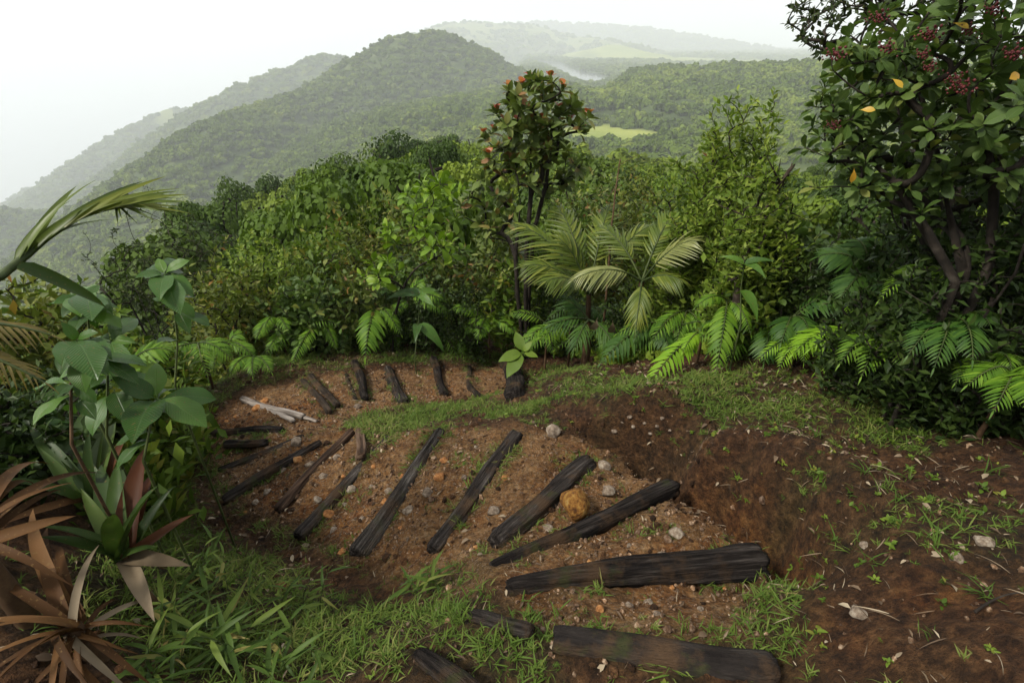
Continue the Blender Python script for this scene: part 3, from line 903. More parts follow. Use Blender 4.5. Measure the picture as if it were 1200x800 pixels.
def make_forest():
    rings = [(95, 300, 3.0, .75), (300, 1300, 6.6, .8), (1300, 2700, 10, .6), (2700, 5200, 16, .5)]
    src = [blob_crown('crown', 420, s, .3, M['forest']) for s in (1, 2, 3, 4)]
    # what the view can reach: running highest sight line per bearing
    nb, nr = 260, 260
    tb = np.linspace(R(-50), R(50), nb); rb = np.geomspace(60, 5400, nr)
    TT, RR = np.meshgrid(tb, rb)
    ZZ = far_land(RR * np.sin(TT), RR * np.cos(TT))
    el = (ZZ - CAM[2]) / RR
    mx = np.maximum.accumulate(el, axis=0)
    P, S, = [], []
    for r0, r1, cr, dens in rings:
        area = .5 * (r1 ** 2 - r0 ** 2) * R(100)
        n = int(min(area / (cr * cr * 1.9) * dens * 1.6, 400000))
        th = rng.uniform(R(-50), R(50), n); r = np.sqrt(rng.uniform(r0 ** 2, r1 ** 2, n))
        bi = np.clip(np.searchsorted(tb, th), 0, nb - 1); ri = np.clip(np.searchsorted(rb, r) - 1, 0, nr - 1)
        x, y = r * np.sin(th), r * np.cos(th)
        z = far_land(x, y)
        s = cr * rng.uniform(.6, 1.35, n)
        vis = (z + s * 1.6 - CAM[2]) / r > mx[np.maximum(ri - 1, 0), bi] - .012
        k = vis & (z > -800) & (meadow_mask(x, y) < rng.uniform(.15, .6, n)) & (poly_dist(x, y, LAKE) > cr) & ~in_poly(x, y, LAKE)
        # inside the frame with a margin
        dz = z - CAM[2]; fw = y * CP - dz * SP; up = y * SP + dz * CP
        v = 400 - FPX * up / fw; u = 600 + FPX * x / fw
        k &= (u > -150) & (u < 1350) & (v < 420)
        P.append(np.stack([x, y, z - s * .35], -1)[k]); S.append(s[k])
    P = np.concatenate(P); S = np.concatenate(S)
    n = len(P)
    print('forest crowns', n)
    rot = np.stack([rng.normal(0, .12, n), rng.normal(0, .12, n), rng.uniform(0, 6.28, n)], -1)
    scl = S[:, None] * np.stack([rng.uniform(.85, 1.2, n), rng.uniform(.85, 1.2, n), rng.uniform(.8, 1.35, n)], -1)
    tone = np.clip(.18 + fbm(P[:, 0] / 90, P[:, 1] / 90, 3, 12) * .6 + rng.normal(0, .2, n), 0, .6)
    scatter('forest', src, P, rot, scl, tone, rng.integers(0, 4, n), kind='stuff',
            label='dense green rainforest canopy covering the far hills', category='forest')
make_forest()

def make_haze():
    m, nt, out = mat_new('haze_air')
    pv = nt.nodes.new('ShaderNodeVolumePrincipled')
    pv.inputs['Color'].default_value = (.93, .97, 1, 1)
    pv.inputs['Density'].default_value = .00034
    pv.inputs['Anisotropy'].default_value = .05
    nt.links.new(pv.outputs[0], out.inputs['Volume'])
    x, y0, y1, z0, z1 = 10500, -10500, 10500, -4300, 330
    V = [(a, b, c) for a in (-x, x) for b in (y0, y1) for c in (z0, z1)]
    F = [(0, 1, 3, 2), (4, 6, 7, 5), (0, 4, 5, 1), (2, 3, 7, 6), (0, 2, 6, 4), (1, 5, 7, 3)]
    link('haze', mesh_from('haze', V, F, m, smooth=False), kind='stuff', label='pale humid haze over the valley', category='haze')
make_haze()

# ---------------------------------------------------------------- logs
M['charcoal'] = rough_mat('black_fibrous_log', [(.2, (.007, .0055, .005)), (.45, (.022, .0175, .015)), (.7, (.055, .046, .04)), (.95, (.13, .112, .098))], 16, .88, 46, 1, .035, (.22, 3.6, 3.6), .1, .75)
M['smooth'] = rough_mat('smooth_dark_log', [(.2, (.010, .008, .007)), (.6, (.026, .021, .018)), (.9, (.05, .042, .035))], 12, .85, 50, 1, .02, (.5, 2.4, 2.4), .12, .8)
M['grey'] = rough_mat('grey_weathered_log', [(.2, (.008, .007, .006)), (.5, (.026, .022, .019)), (.75, (.075, .066, .058)), (.95, (.16, .145, .13))], 14, .88, 42, 1, .035, (.22, 3.8, 3.8), .1, .4)
M['split'] = rough_mat('splintered_wood', [(.2, (.016, .010, .007)), (.5, (.055, .032, .02)), (.8, (.13, .085, .056))], 9, .88, 28, 1, .02, (.28, 4, 4), .12)
M['pale'] = rough_mat('driftwood', [(.2, (.04, .032, .025)), (.5, (.17, .14, .115)), (.85, (.32, .28, .24))], 8, .85, 24, .9, .012, (.35, 4, 4), .2)
M['brownlog'] = rough_mat('brown_log', [(.2, (.012, .009, .007)), (.6, (.034, .025, .018)), (.9, (.07, .052, .038))], 14, .88, 42, 1, .025, (.3, 3.2, 3.2), .1, .7)

def make_log(a, b, r0, r1, mt, lab, seed, drift=False):
    rg = np.random.default_rng(seed)
    L = float(np.linalg.norm(b - a)); ns, nr = 30, max(16, int(L / .018))
    ridge = {'charcoal': .27, 'smooth': .13, 'grey': .3, 'split': .28, 'pale': .34, 'brownlog': .12}[mt]
    flat = .95 if mt == 'smooth' else .85 if mt == 'pale' else .95
    s = np.linspace(0, 1, nr); ang = np.arange(ns) * 2 * np.pi / ns
    S, A = np.meshgrid(s, ang, indexing='ij')
    rad = r0 + (r1 - r0) * S
    e = np.minimum(S * L / (rad * .3), (1 - S) * L / (rad * .3))
    rad = rad * (1 - .14 * (1 - np.clip(e, 0, 1)) ** 2)
    n1 = fbm(np.cos(A) * 3 + S * L * 2.5 + seed, np.sin(A) * 3 + 7 * seed, 3, seed)
    A2 = np.where(A > np.pi, 2 * np.pi - A, A)
    n2 = fbm(A2 * 4.6 + seed, S * L * 2.0, 3, seed + 3)
    n3 = fbm(S * L * 4 + seed * 3, S * 0, 2, seed + 9)
    rad = rad * (1 + ridge * n1 * 1.6 + ridge * n2 * 1.8 + .10 * n3)
    bow = rg.normal(0, .018) * L; bz = rg.normal(0, .012) * L
    cx = S * L; cyy = bow * np.sin(np.pi * S) + .008 * L * np.sin(S * 7 + seed) ; cz = bz * np.sin(np.pi * S)
    V = np.stack([cx, cyy + rad * np.cos(A), cz + rad * np.sin(A) * flat], -1)
    # ragged ends
    for k, sg in ((0, -1), (nr - 1, 1)):
        V[k, :, 0] += sg * .5 * (r0 if k == 0 else r1) * (fbm(ang * 2.2 + seed, ang * 0 + k, 3, seed) + .1)
    V = V.reshape(-1, 3)
    V = np.concatenate([V, [[-r0 * .06, 0, 0], [L + r1 * .06, cyy[-1, 0], 0]]])
    i = np.arange(nr - 1)[:, None] * ns + np.arange(ns)[None]; j = np.arange(nr - 1)[:, None] * ns + (np.arange(ns)[None] + 1) % ns
    F = np.stack([i, i + ns, j + ns, j], -1).reshape(-1, 4).tolist()
    c0, c1 = nr * ns, nr * ns + 1
    F += [(c0, k, (k + 1) % ns) for k in range(ns)] + [(c1, (nr - 1) * ns + (k + 1) % ns, (nr - 1) * ns + k) for k in range(ns)]
    me = mesh_from('log', V, F, M[mt])
    rot = frames((b - a)[None], (0, 0, 1))[0]
    up = (r0 + r1) / 2 * (.55 if drift else .34 if seed < 70 else .55 if seed < 109 else .2)
    o = link('driftwood' if drift else 'log_step', me, None, m4(a + np.array([0, 0, up]), rot, 1), label=lab, category='driftwood' if drift else 'log')
    o['group'] = 'driftwood on the bend' if drift else 'log steps of the trail'
for k, (a, b, r0, r1, mt, lab) in enumerate(LG):
    make_log(a, b, r0, r1, mt, lab, 11 + k * 7, k >= len(LOGS))

# ---------------------------------------------------------------- stones
def stone_mesh(seed, mat, flat=.7):
    import bmesh
    bm = bmesh.new(); bmesh.ops.create_icosphere(bm, subdivisions=3, radius=1.0)
    rg = np.random.default_rng(seed)
    V = np.array([v.co for v in bm.verts])
    for _ in range(9):                                     # chip flat facets
        n = nrm(rg.normal(size=3)); h = rg.uniform(.62, .92)
        d = V @ n
        V = V - np.maximum(d - h, 0)[:, None] * n * .9
    V *= (1 + .10 * fbm(V[:, 0] * 2.3 + seed, V[:, 1] * 2.3 + V[:, 2] * 1.7, 3, seed)[:, None] * 2)
    V *= np.array([1, rg.uniform(.65, .95), flat])
    for v, c in zip(bm.verts, V): v.co = c
    me = bpy.data.meshes.new('stone'); bm.to_mesh(me); bm.free()
    me.polygons.foreach_set('use_smooth', np.ones(len(me.polygons), bool))
    me.materials.append(mat)
    return me
M['stone'] = rough_mat('pale_stone', [(.2, (.07, .05, .036)), (.5, (.16, .12, .085)), (.8, (.28, .235, .18))], 1.6, .85, 14, .5, .02)
M['ochrestone'] = rough_mat('orange_stone', [(.2, (.11, .045, .016)), (.5, (.26, .11, .034)), (.8, (.36, .20, .08))], 1.6, .85, 12, .5, .02)
M['yellowrock'] = rough_mat('yellow_rock', [(.1, (.08, .03, .012)), (.4, (.30, .13, .025)), (.65, (.44, .24, .055)), (.9, (.48, .34, .13))], 2.6, .8, 7, .9, .08)
M['pebble'] = rough_mat('pebble', [(.15, (.045, .026, .015)), (.5, (.14, .085, .048)), (.9, (.30, .235, .17))], .9, .9, 10, .4, .02)
ST = {m: [stone_mesh(i * 13 + 5, M[m]) for i in range(4)] for m in ('stone', 'ochrestone')}
def surface_at(u, v):
    d = ray(u, v); t = np.arange(.8, 8, .04)
    for _ in range(2):
        p = CAM + d * t[:, None]
        below = p[:, 2] < surf(p[:, 0], p[:, 1])
        k = int(np.argmax(below)) if below.any() else len(t) - 1
        t = np.linspace(t[max(k - 1, 0)], t[k], 10)
    return CAM + d * t[-1]
def put_stone(u, v, rpx, kind, label, group=None, me=None, sink=.25):
    p = surface_at(u, v); r = rpx / FPX * np.linalg.norm(p - CAM)
    z = float(surf(p[0], p[1]))
    rot = np.array(Matrix.Rotation(random.uniform(0, 6.28), 3, 'Z') @ Matrix.Rotation(random.gauss(0, .2), 3, 'X'))
    o = link('stone', me or random.choice(ST[kind]), None, m4((p[0], p[1], z + r * (.7 - sink) - r * .25), rot, r), label=label, category='stone')
    if group: o['group'] = group
put_stone(672, 600, 19, None, 'round pitted yellow-orange rock beside the thick black log step', None, stone_mesh(91, M['yellowrock'], .95), -.25)
for u, v, r, lab in [(712,577,9,'round buff stone beside the yellow rock'), (708,548,9,'flattened pale stone near the gully end of the thick black log'),
                     (648,507,10,'whitish grey stone in the grass edge above the thick black log'), (578,600,8,'pale angular stone between the two smooth black logs'),
                     (792,627,9,'tan stone above the stoutest log near its blunt end'), (776,655,8,'small tan stone touching the top of the stoutest log')]:
    put_stone(u, v, r, 'stone', lab)
LOG_SHORT = ['the black log end in the grass', 'the smooth flattened log', 'the buried black stub', 'the stoutest black log', 'the curved black log', 'the thick log by the yellow rock',
  'the long smooth-sided black log', 'the grey ridged log', 'the crooked black log', 'the split brown log', 'the thin dark log', 'the straight slim log', 'the short black stub at the bend', 'the slim level log at the bend',
  'the first brown log of the pair', 'the second brown log of the pair', 'the short worn log', 'the narrow log under the fern', 'the broad dark lower log', 'the lone dark lower log', 'the thin rotted log', 'the widest lower log',
  'the brown stub touching the split log', 'the pale driftwood', 'the pale driftwood', 'the pale driftwood']
def nearest_log(u, v):
    p = ground_at(u, v)
    return LOG_SHORT[int(np.argmin([line_dist(p[0], p[1], np.array([g[0][:2], g[1][:2]])) for g in LG]))]
PALE_L = 'pale rounded stone lying loose on the bare soil among the log steps'
OCH_L = 'orange-stained loose stone in the soil among the log steps'
spots = [(365,545),(402,560),(412,575),(440,545),(448,590),(425,605),(372,585),(305,560),(345,520),(352,540),(385,600),(392,535),
         (470,560),(480,600),(500,575),(470,620),(515,560),(545,590),(435,570),(455,575),(405,590),(380,560),(330,550),(310,575),
         (300,590),(285,600),(390,620),(398,645),(520,540),(545,560),(555,640),(620,600),(640,620),(700,615),(690,660),(740,640),(730,600),
         (760,705),(735,712),(790,690),(820,715),(700,715),(770,720),(848,690),(300,480),(275,490),(310,470),(265,495),(480,510),(420,480),(590,560),(560,525)]
for (u, v) in spots:
    k = random.random() < .5
    put_stone(u + random.uniform(-3, 3), v + random.uniform(-3, 3), random.uniform(2.8, 8.0), 'ochrestone' if k else 'stone', ('small orange-stained stone lying near ' if k else 'small pale loose stone lying near ') + nearest_log(u, v),
              'orange stones among the steps' if k else 'pale stones among the steps', sink=.4)
for u, v, r, lab in [(1152,636,8,'grey-green stone half sunk in the dark right bank'), (1120,655,6,'pinkish stone standing on the dark right bank below a seedling'),
                     (1005,720,9,'reddish brown stone on the orange soil of the right bank'), (1013,640,5,'small buff stone high in the dark gully face')]:
    put_stone(u, v, r, 'stone', lab)
for u, v in [(755,497),(770,500),(738,490),(785,505),(742,503),(776,490),(720,505),(729,496),(762,508)]:
    put_stone(u, v, random.uniform(1.8, 4.2), 'stone', 'small grey stone set in the crumbling lip of the gully', 'stones in the gully lip', sink=.5)

# fine gravel and litter that nobody could count
def near_points(n, weight, box=(-3.4, 3.9, .35, 6.2)):
    x = rng.uniform(box[0], box[1], n); y = rng.uniform(box[2], box[3], n)
    k = rng.random(n) < weight(x, y)
    return x[k], y[k]
OPEN = px_poly([(0,799),(60,700),(170,560),(215,470),(250,438),(330,418),(440,404),(600,404),(690,420),(770,430),(900,425),(1000,432),(1100,455),(1199,480),(1199,799)])
def make_gravel():
    x, y = near_points(60000, lambda x, y: np.maximum(soft(x, y, PATH, .08) * np.clip(.6 + fbm(x * 3, y * 3, 3, 51) * 2.4, .08, 1), .08 * soft(x, y, OPEN)) )
    n = len(x); s = rng.gamma(2.0, .0022, n) + .0022
    z = surf(x, y) + s * .2
    src = []
    for i in range(3):
        me = stone_mesh(200 + i, M['pebble']); src.append(me)
    # light pebbles: rebuild from a coarse sphere
    import bmesh
    src = []
    for i in range(4):
        bm = bmesh.new(); bmesh.ops.create_icosphere(bm, subdivisions=1, radius=1)
        rg = np.random.default_rng(i + 60)
        for v in bm.verts: v.co = Vector(v.co) * float(rg.uniform(.7, 1.15)); v.co.z *= .7
        me = bpy.data.meshes.new('pebble'); bm.to_mesh(me); bm.free(); me.materials.append(M['pebble']); src.append(me)
    rot = rng.uniform(0, 6.28, (n, 3))
    scatter('gravel', src, np.stack([x, y, z], -1), rot, np.repeat(s[:, None], 3, 1), rng.random(n), rng.integers(0, 4, n), kind='stuff',
            label='fine gravel strewn over the trail soil', category='gravel')
make_gravel()
M['clod'] = rough_mat('soil_clod', [(.2, (.03, .014, .006)), (.5, (.085, .042, .017)), (.85, (.15, .08, .035))], 2.5, .95, 9, .8, .1)
def make_clods():
    import bmesh
    x, y = near_points(26000, lambda x, y: soft(x, y, OPEN, .1) * np.clip(.35 + fbm(x * 4, y * 4, 3, 61) * 2.0, 0, 1) * np.where(soft(x, y, PATH) > .5, .45, 1) * (1 - .7 * grass_mask(x, y)))
    n = len(x); s = rng.gamma(1.7, .0042, n) + .003
    src = []
    for i in range(4):
        bm = bmesh.new(); bmesh.ops.create_icosphere(bm, subdivisions=2, radius=1)
        rg = np.random.default_rng(i + 160)
        for v in bm.verts: v.co = Vector(v.co) * float(rg.uniform(.65, 1.15)); v.co.z *= .65
        me = bpy.data.meshes.new('clod'); bm.to_mesh(me); bm.free(); me.materials.append(M['clod']); src.append(me)
    scatter('soil_clods', src, np.stack([x, y, surf(x, y) + s * .05], -1), rng.uniform(0, 6.28, (n, 3)), np.repeat(s[:, None], 3, 1), rng.random(n), rng.integers(0, 4, n), kind='stuff',
            label='crumbly reddish brown soil clods strewn over the bank and trail', category='soil')
make_clods()

def tuft_mesh(nb, L, W, seed, mat, spread=1.0):
    rg = np.random.default_rng(seed)
    geos = [leaf_geo('blade', W, d, .4, 3) for d in (.35, .7, 1.0)]
    V, F, T, b = [], [], [], 0
    for i in range(nb):
        v, f, _ = geos[i % 3]
        az = rg.uniform(0, 6.28); elv = math.radians(rg.uniform(12, 80)) * (1.0 if spread > .7 else 1.1)
        d = np.array([math.cos(az) * math.cos(elv), math.sin(az) * math.cos(elv), math.sin(elv)])
        rot = frames(d[None], (0, 0, 1), rg.normal(0, .4, 1))[0]
        p = np.array([rg.normal(0, .012), rg.normal(0, .012), 0]) * spread
        V.append((v * L * rg.uniform(.5, 1.15)) @ rot.T + p); F.append(f + b); b += len(v)
        T.append(np.full(len(v), rg.random() * .45))
    return mesh_from('tuft', np.concatenate(V), np.concatenate(F), mat, np.concatenate(T))

def make_grass():
    src = [tuft_mesh(12, .05, .12, 1, M['grass']), tuft_mesh(10, .06, .10, 2, M['grass']), tuft_mesh(14, .042, .14, 3, M['grass']), tuft_mesh(9, .08, .08, 4, M['grass'])]
    def w(x, y):
        g = grass_mask(x, y) * np.where(y < 3.3, 1, .85)
        return np.clip(g ** 1.5 * 1.0, 0, 1) * np.where(poly_far(x, y), 1, 1)
    def poly_far(x, y): return x > -99
    x, y = near_points(60000, w)
    # keep off the logs
    ok = np.ones(len(x), bool)
    for a, b, r0, r1, mt, lab in LG:
        d = line_dist(x, y, np.array([a[:2], b[:2]])); ok &= d > (r0 + r1) * .5 * .9
    ok &= np.hypot(x, y) > .5
    x, y = x[ok], y[ok]
    n = len(x); print('grass tufts', n)
    z = surf(x, y) - .004
    s = rng.uniform(.45, 1.25, n) * (.65 + .5 * grass_mask(x, y))
    rot = np.stack([rng.normal(0, .2, n), rng.normal(0, .2, n), rng.uniform(0, 6.28, n)], -1)
    tone = np.clip(.27 + fbm(x * 1.7, y * 1.7, 3, 77) * .7 + rng.normal(0, .16, n), 0, .57)
    scatter('grass', src, np.stack([x, y, z], -1), rot, np.repeat(s[:, None], 3, 1), tone, rng.integers(0, 4, n), kind='stuff',
            label='short trampled green grass along the trail edges', category='grass')
make_grass()

def make_litter():
    src = [mesh_from('litter_leaf', *leaf_geo('ovate', .45, .5, .5, 3)[:2], M['litter'], np.zeros(12)),
           mesh_from('litter_leaf', *leaf_geo('lance', .2, .3, .8, 3)[:2], M['litter'], np.zeros(12)),
           mesh_from('litter_leaf', *leaf_geo('blade', .05, .4, .6, 4)[:2], M['litter'], np.zeros(15))]
    x, y = near_points(16000, lambda x, y: soft(x, y, OPEN, .2) * (.3 + .6 * (x > .8) + .3 * (x < -1)))
    n = len(x); s = rng.uniform(.012, .05, n)
    idx = rng.choice([0, 1, 2, 2], n); s = np.where(idx == 2, s * 1.9, s)
    rot = np.stack([rng.normal(0, .35, n), rng.normal(0, .25, n), rng.uniform(0, 6.28, n)], -1)
    scatter('leaf_litter', src, np.stack([x, y, surf(x, y) + .008], -1), rot, np.repeat(s[:, None], 3, 1), rng.random(n), idx, kind='stuff',
            label='dry brown leaf litter and straw scattered on the soil', category='litter')
make_litter()

# ---------------------------------------------------------------- shrubs and trees
def place(u, v, r):
    """ground point below the sight line (u,v) at horizontal distance r, and the sight line's height there"""
    p = at_hdist(u, v, r)
    return np.array([p[0], p[1], float(land(p[0], p[1]))]), p

KIND = {  # leaf geometry, material, leaf size, leaves per tip, tips per m2 of crown
 'shrub': ('small', 'shrub', .115, 8, 1.0), 'olive': ('small', 'olive', .10, 8, 1.0), 'lime': ('small', 'lime', .078, 9, 1.3),
 'bright': ('obov', 'bright', .13, 8, .6), 'dark': ('small', 'dark', .065, 9, 1.0), 'tiny': ('small', 'tiny', .05, 9, 1.3),
 'leathery': ('ovate', 'redtree', .11, 7, .7), 'ribbed': ('obov', 'righttree', .12, 7, .7),
}
def shrub(u, vtop, r, hw, kind, label, name='shrub', cat='shrub', group=None, cz=.58, nt=150, stems=4, seed=0, low=.05, stemmat='bark', size=1.0):
    base, top = place(u, vtop, r)
    H = top[2] - base[2]
    if H < .3: H = .3
    depth = np.linalg.norm(top - CAM)
    rx = hw / FPX * depth
    root = thing(name, label, cat, base, group)
    gname, mname, ls, k, dens = KIND[kind]
    tips = crown_tips(nt, (0, 0, H * cz), (rx, rx * .85, H * (1 - cz) * .98), seed, .4, H * low)
    rg = np.random.default_rng(seed + 1)
    st = []
    for i in range(stems):
        a = rg.uniform(0, 6.28)
        q = np.array([math.cos(a), math.sin(a), 0]) * rx * .4
        st.append(bez(np.array([math.cos(a) * .05, math.sin(a) * .05, -.05]), q * .3 + np.array([0, 0, H * .3]), q + np.array([0, 0, H * cz * rg.uniform(.8, 1.15)]), 7))
    lines, dirs = grow(st, tips, .0022, .45, .12, seed)
    link('stem', tubes('stem', lines, M[stemmat], 5), root)
    pos, rot, sc, ti = whorls(tips, dirs, k, ls * size, (25, 85), .3, .35, seed, ls * 2.6)
    link('foliage', joined('foliage', GEO[gname], pos, rot, sc, M[mname]), root, kind='stuff')
    return root

HG = [  # u, v of the top, distance, half width px, kind, label
 (255,296,6.1,46,'olive','low olive shrub at the hedge end next to the broad-leaved seedlings'),
 (300,282,6.5,52,'lime','yellow-green small-leaved shrub in the hedge behind drooping ferns'),
 (352,266,6.9,55,'shrub','green shrub in the hedge just behind the yellow-green shrub'),
 (402,248,7.3,55,'olive','olive shrub in the hedge with bronze young leaves'),
 (452,222,7.8,55,'olive','tallest bronze-leaved shrub of the hedge'),
 (345,318,5.75,46,'ribbed','low green shrub above the drooping fern fronds'),
 (405,312,5.85,46,'leathery','low leathery-leaved shrub above the wide fern frond'),
 (470,285,6.3,48,'ribbed','green shrub behind the bright leaf rosettes'),
 (540,270,6.4,46,'leathery','leathery-leaved shrub leaning against the red-tipped tree'),
 (540,330,5.6,40,'dark','low dark shrub in shade beside the red-tipped tree'),
 (480,345,5.7,40,'dark','low dark shrub behind the hanging broad leaves'),
 (665,225,7.6,46,'shrub','green shrub just behind the palm fronds'),
 (700,196,8.8,55,'leathery','round green shrub behind the dead upright stick'),
 (755,190,9.5,55,'olive','olive shrub behind the palms with bronze tips'),
 (800,205,8.4,52,'ribbed','green shrub between the palms and the lime-leaved thicket'),
 (735,240,6.6,48,'olive','low olive shrub rising out of the palm fronds'),
 (800,275,5.4,46,'lime','low lime-leaved shrub beside the pale palm frond'),
 (868,118,5.4,52,'lime','tall airy lime-leaved shrub in front of the forested hill'),
 (835,225,5.0,50,'lime','bushy lime-leaved shrub at the foot of the tall airy one'),
 (900,215,4.9,48,'shrub','mid-green shrub wrapped round the crooked mossy trunk'),
 (890,300,4.2,42,'lime','small lime-leaved shrub below the crooked mossy trunk'),
 (945,250,4.3,46,'ribbed','green shrub beneath the spreading ribbed-leaf tree'),
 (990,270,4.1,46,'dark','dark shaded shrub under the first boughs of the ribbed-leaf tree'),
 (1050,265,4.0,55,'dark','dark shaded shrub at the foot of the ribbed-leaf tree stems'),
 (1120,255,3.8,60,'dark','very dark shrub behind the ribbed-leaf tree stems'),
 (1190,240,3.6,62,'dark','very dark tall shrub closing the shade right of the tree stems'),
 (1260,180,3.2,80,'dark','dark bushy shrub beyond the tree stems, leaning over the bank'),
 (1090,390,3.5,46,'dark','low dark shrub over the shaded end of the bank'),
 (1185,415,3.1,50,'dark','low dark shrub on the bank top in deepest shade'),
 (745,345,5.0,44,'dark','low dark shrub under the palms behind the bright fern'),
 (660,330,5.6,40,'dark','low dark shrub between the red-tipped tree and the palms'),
 (130,262,8.4,34,'tiny','dark fine-leaved rounded shrub against the hazy valley'),
 (192,232,9.6,38,'tiny','taller dark fine-leaved shrub behind the palm frond tips'),
 (235,250,10.5,38,'tiny','dark fine-leaved shrub where the spur drops away'),
 (235,330,7.0,40,'olive','sparse olive shrub behind the top rosette of broad leaves'),
 (60,330,5.4,46,'shrub','green shrub behind the windblown palm frond'),
 (5,335,4.2,50,'olive','olive shrub under the windblown palm frond'),
 (60,430,3.6,50,'dark','dark low shrub behind the bromeliads'),
 (150,390,4.8,44,'shrub','low green shrub behind the broad-leaved seedlings'),
 (-40,470,2.6,70,'dark','dark low shrub behind the dead bromeliad straps'),
 (110,430,3.2,46,'shrub','green shrub filling the gap under the broad-leaved seedlings'),
 (35,480,3.0,50,'dark','dark shrub below the yellowing palm fronds'),
 (112,530,2.6,30,'shrub','knee-high green shrub behind the green bromeliads'),
 (165,440,3.8,36,'shrub','low green shrub where the ditch meets the hedge'),
 (592,228,6.2,36,'leathery','leathery-leaved shrub wrapped round the red-tipped tree stems'),
 (645,245,6.2,38,'shrub','green shrub at the foot of the red-tipped tree beside the palm'),
 (600,300,5.7,36,'shrub','low green shrub directly in front of the red-tipped tree stems'),
 (915,190,4.1,40,'lime','airy lime-leaved shrub hiding the bend of the mossy trunk'),
 (860,180,4.9,40,'lime','slim lime-leaved shrub beside the tall airy one'),
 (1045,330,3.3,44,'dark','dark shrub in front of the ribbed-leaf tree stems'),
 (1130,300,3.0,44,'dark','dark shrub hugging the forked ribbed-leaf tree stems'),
]
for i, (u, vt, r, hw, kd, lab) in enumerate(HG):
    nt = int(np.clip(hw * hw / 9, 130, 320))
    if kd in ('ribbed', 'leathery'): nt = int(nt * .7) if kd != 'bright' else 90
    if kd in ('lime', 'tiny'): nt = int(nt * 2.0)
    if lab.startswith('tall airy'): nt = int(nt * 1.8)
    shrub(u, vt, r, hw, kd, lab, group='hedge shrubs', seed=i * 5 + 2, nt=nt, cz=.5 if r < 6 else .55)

# trees on the spur below the trail: a few kinds, each copied
def proto_tree(name, nleaf, seed, leaf, mat, flat, hfrac):
    cm = blob_crown('crown', nleaf, seed, leaf, mat, flat)
    rg = np.random.default_rng(seed)
    st = [np.array([(0, 0, -.3), (.02, .01, .15), (.04, -.03, .4), (0, .03, .62)])]
    tp = crown_tips(14, (0, 0, .75), (.55, .55, .3), seed, .3)
    lines, _ = grow(st, tp, .012, .5, .3, seed)
    tm = tubes('trunk', lines, M['bark'], 5)
    return cm, tm
M['treeA'] = leaf_mat('tree_leaf_mid', [(0, (.05, .09, .009)), (.5, (.09, .145, .015)), (1, (.15, .20, .025))], .34, .55, 0, .12)
M['treeB'] = leaf_mat('tree_leaf_dark', [(0, (.026, .05, .008)), (.5, (.048, .085, .012)), (1, (.085, .125, .02))], .3, .55, 0, .12)
M['treeC'] = leaf_mat('tree_leaf_pale', [(0, (.10, .15, .015)), (.5, (.15, .21, .022)), (1, (.22, .27, .04))], .36, .55, 0, .12)
PT = [proto_tree('a', 7000, 3, .058, M['treeA'], .8, .5), proto_tree('b', 7000, 8, .055, M['treeB'], .75, .5), proto_tree('c', 6500, 5, .058, M['treeC'], .85, .5),
      proto_tree('d', 7000, 10, .055, M['treeB'], 1.0, .5), proto_tree('e', 7000, 17, .06, M['treeA'], .7, .5)]
TL = [('mid green round-crowned tree on the spur below the hedge', 'mid green round trees on the spur'),
      ('dark green dense-crowned tree on the spur below the hedge', 'dark dense trees on the spur'),
      ('pale yellow-green tree standing on the spur among darker crowns', 'pale green trees on the spur'),
      ('dark upright tree on the spur with a tall narrow crown', 'dark upright trees on the spur'),
      ('mid green flat-topped tree spreading on the spur below the hedge', 'flat-topped trees on the spur')]
PROF_U = [-200, 0, 100, 200, 240, 270, 330, 400, 450, 520, 560, 600, 650, 700, 760, 820, 900, 1000, 1100, 1300]
PROF_V = [420, 400, 360, 285, 236, 210, 206, 184, 160, 148, 152, 168, 188, 192, 196, 190, 190, 190, 190, 190]
def tree_on_spur(u, r, h, w, kind, i):
    p = at_hdist(u, 300, r)
    zg = float(land(p[0], p[1]))
    va = np.interp(u, PROF_U, PROF_V) + random.uniform(0, 16)
    zmax = at_hdist(u, va, r)[2]
    h = min(h, zmax - zg)
    if h < 1.0: return False
    w = min(w, h * .62)
    band = 'close behind the trailside hedge' if r < 17 else ('half way out along the spur' if r < 42 else 'on the far rim of the spur')
    sd_ = 'valley-side flank' if u < 330 else ('crest' if u < 640 else 'lake-side flank')
    lk = ['mid green round-crowned tree', 'dark dense-crowned tree', 'pale yellow-green tree', 'dark upright narrow tree', 'mid green flat-topped tree'][kind]
    t = thing('tree', '%s %s, on its %s' % (lk, band, sd_), 'tree', (p[0], p[1], zg), TL[kind][1])
    hc = min(h * .72, w * 1.9)
    az = random.uniform(0, 6.28)
    cs = Matrix.Translation((0, 0, h - hc * .98)) @ Matrix.Rotation(az, 4, 'Z') @ Matrix.Diagonal((w, w * random.uniform(.85, 1.1), hc / 1.12, 1))
    link('crown', PT[kind][0], t, cs, kind='stuff')
    link('trunk', PT[kind][1], t, Matrix.Rotation(az, 4, 'Z') @ Matrix.Diagonal((w * .8, w * .8, h * .92, 1)))
    return True
pl = []
tries = 0
random.seed(21)
while len(pl) < 190 and tries < 5000:
    tries += 1
    u = random.uniform(-40, 1050); r = 9.5 * math.exp(random.random() ** .9 * math.log(105 / 9.5))
    if u < 130 and r < 14: continue
    w = random.uniform(1.0, 1.7) * (1 + r / 70)
    p = at_hdist(u, 300, r)
    if any(math.hypot(p[0] - q[0], p[1] - q[1]) < (w + q[2]) * .62 for q in pl): continue
    kind = random.choices(range(5), [3, 3, 1.4, 1.2, 2])[0]
    if u < 330 and kind in (0, 2): kind = random.choice((1, 3, 1, 0))
    if tree_on_spur(u, r, random.uniform(3.6, 7.5), w, kind, len(pl)):
        pl.append((p[0], p[1], w))
print('trees', len(pl), tries)

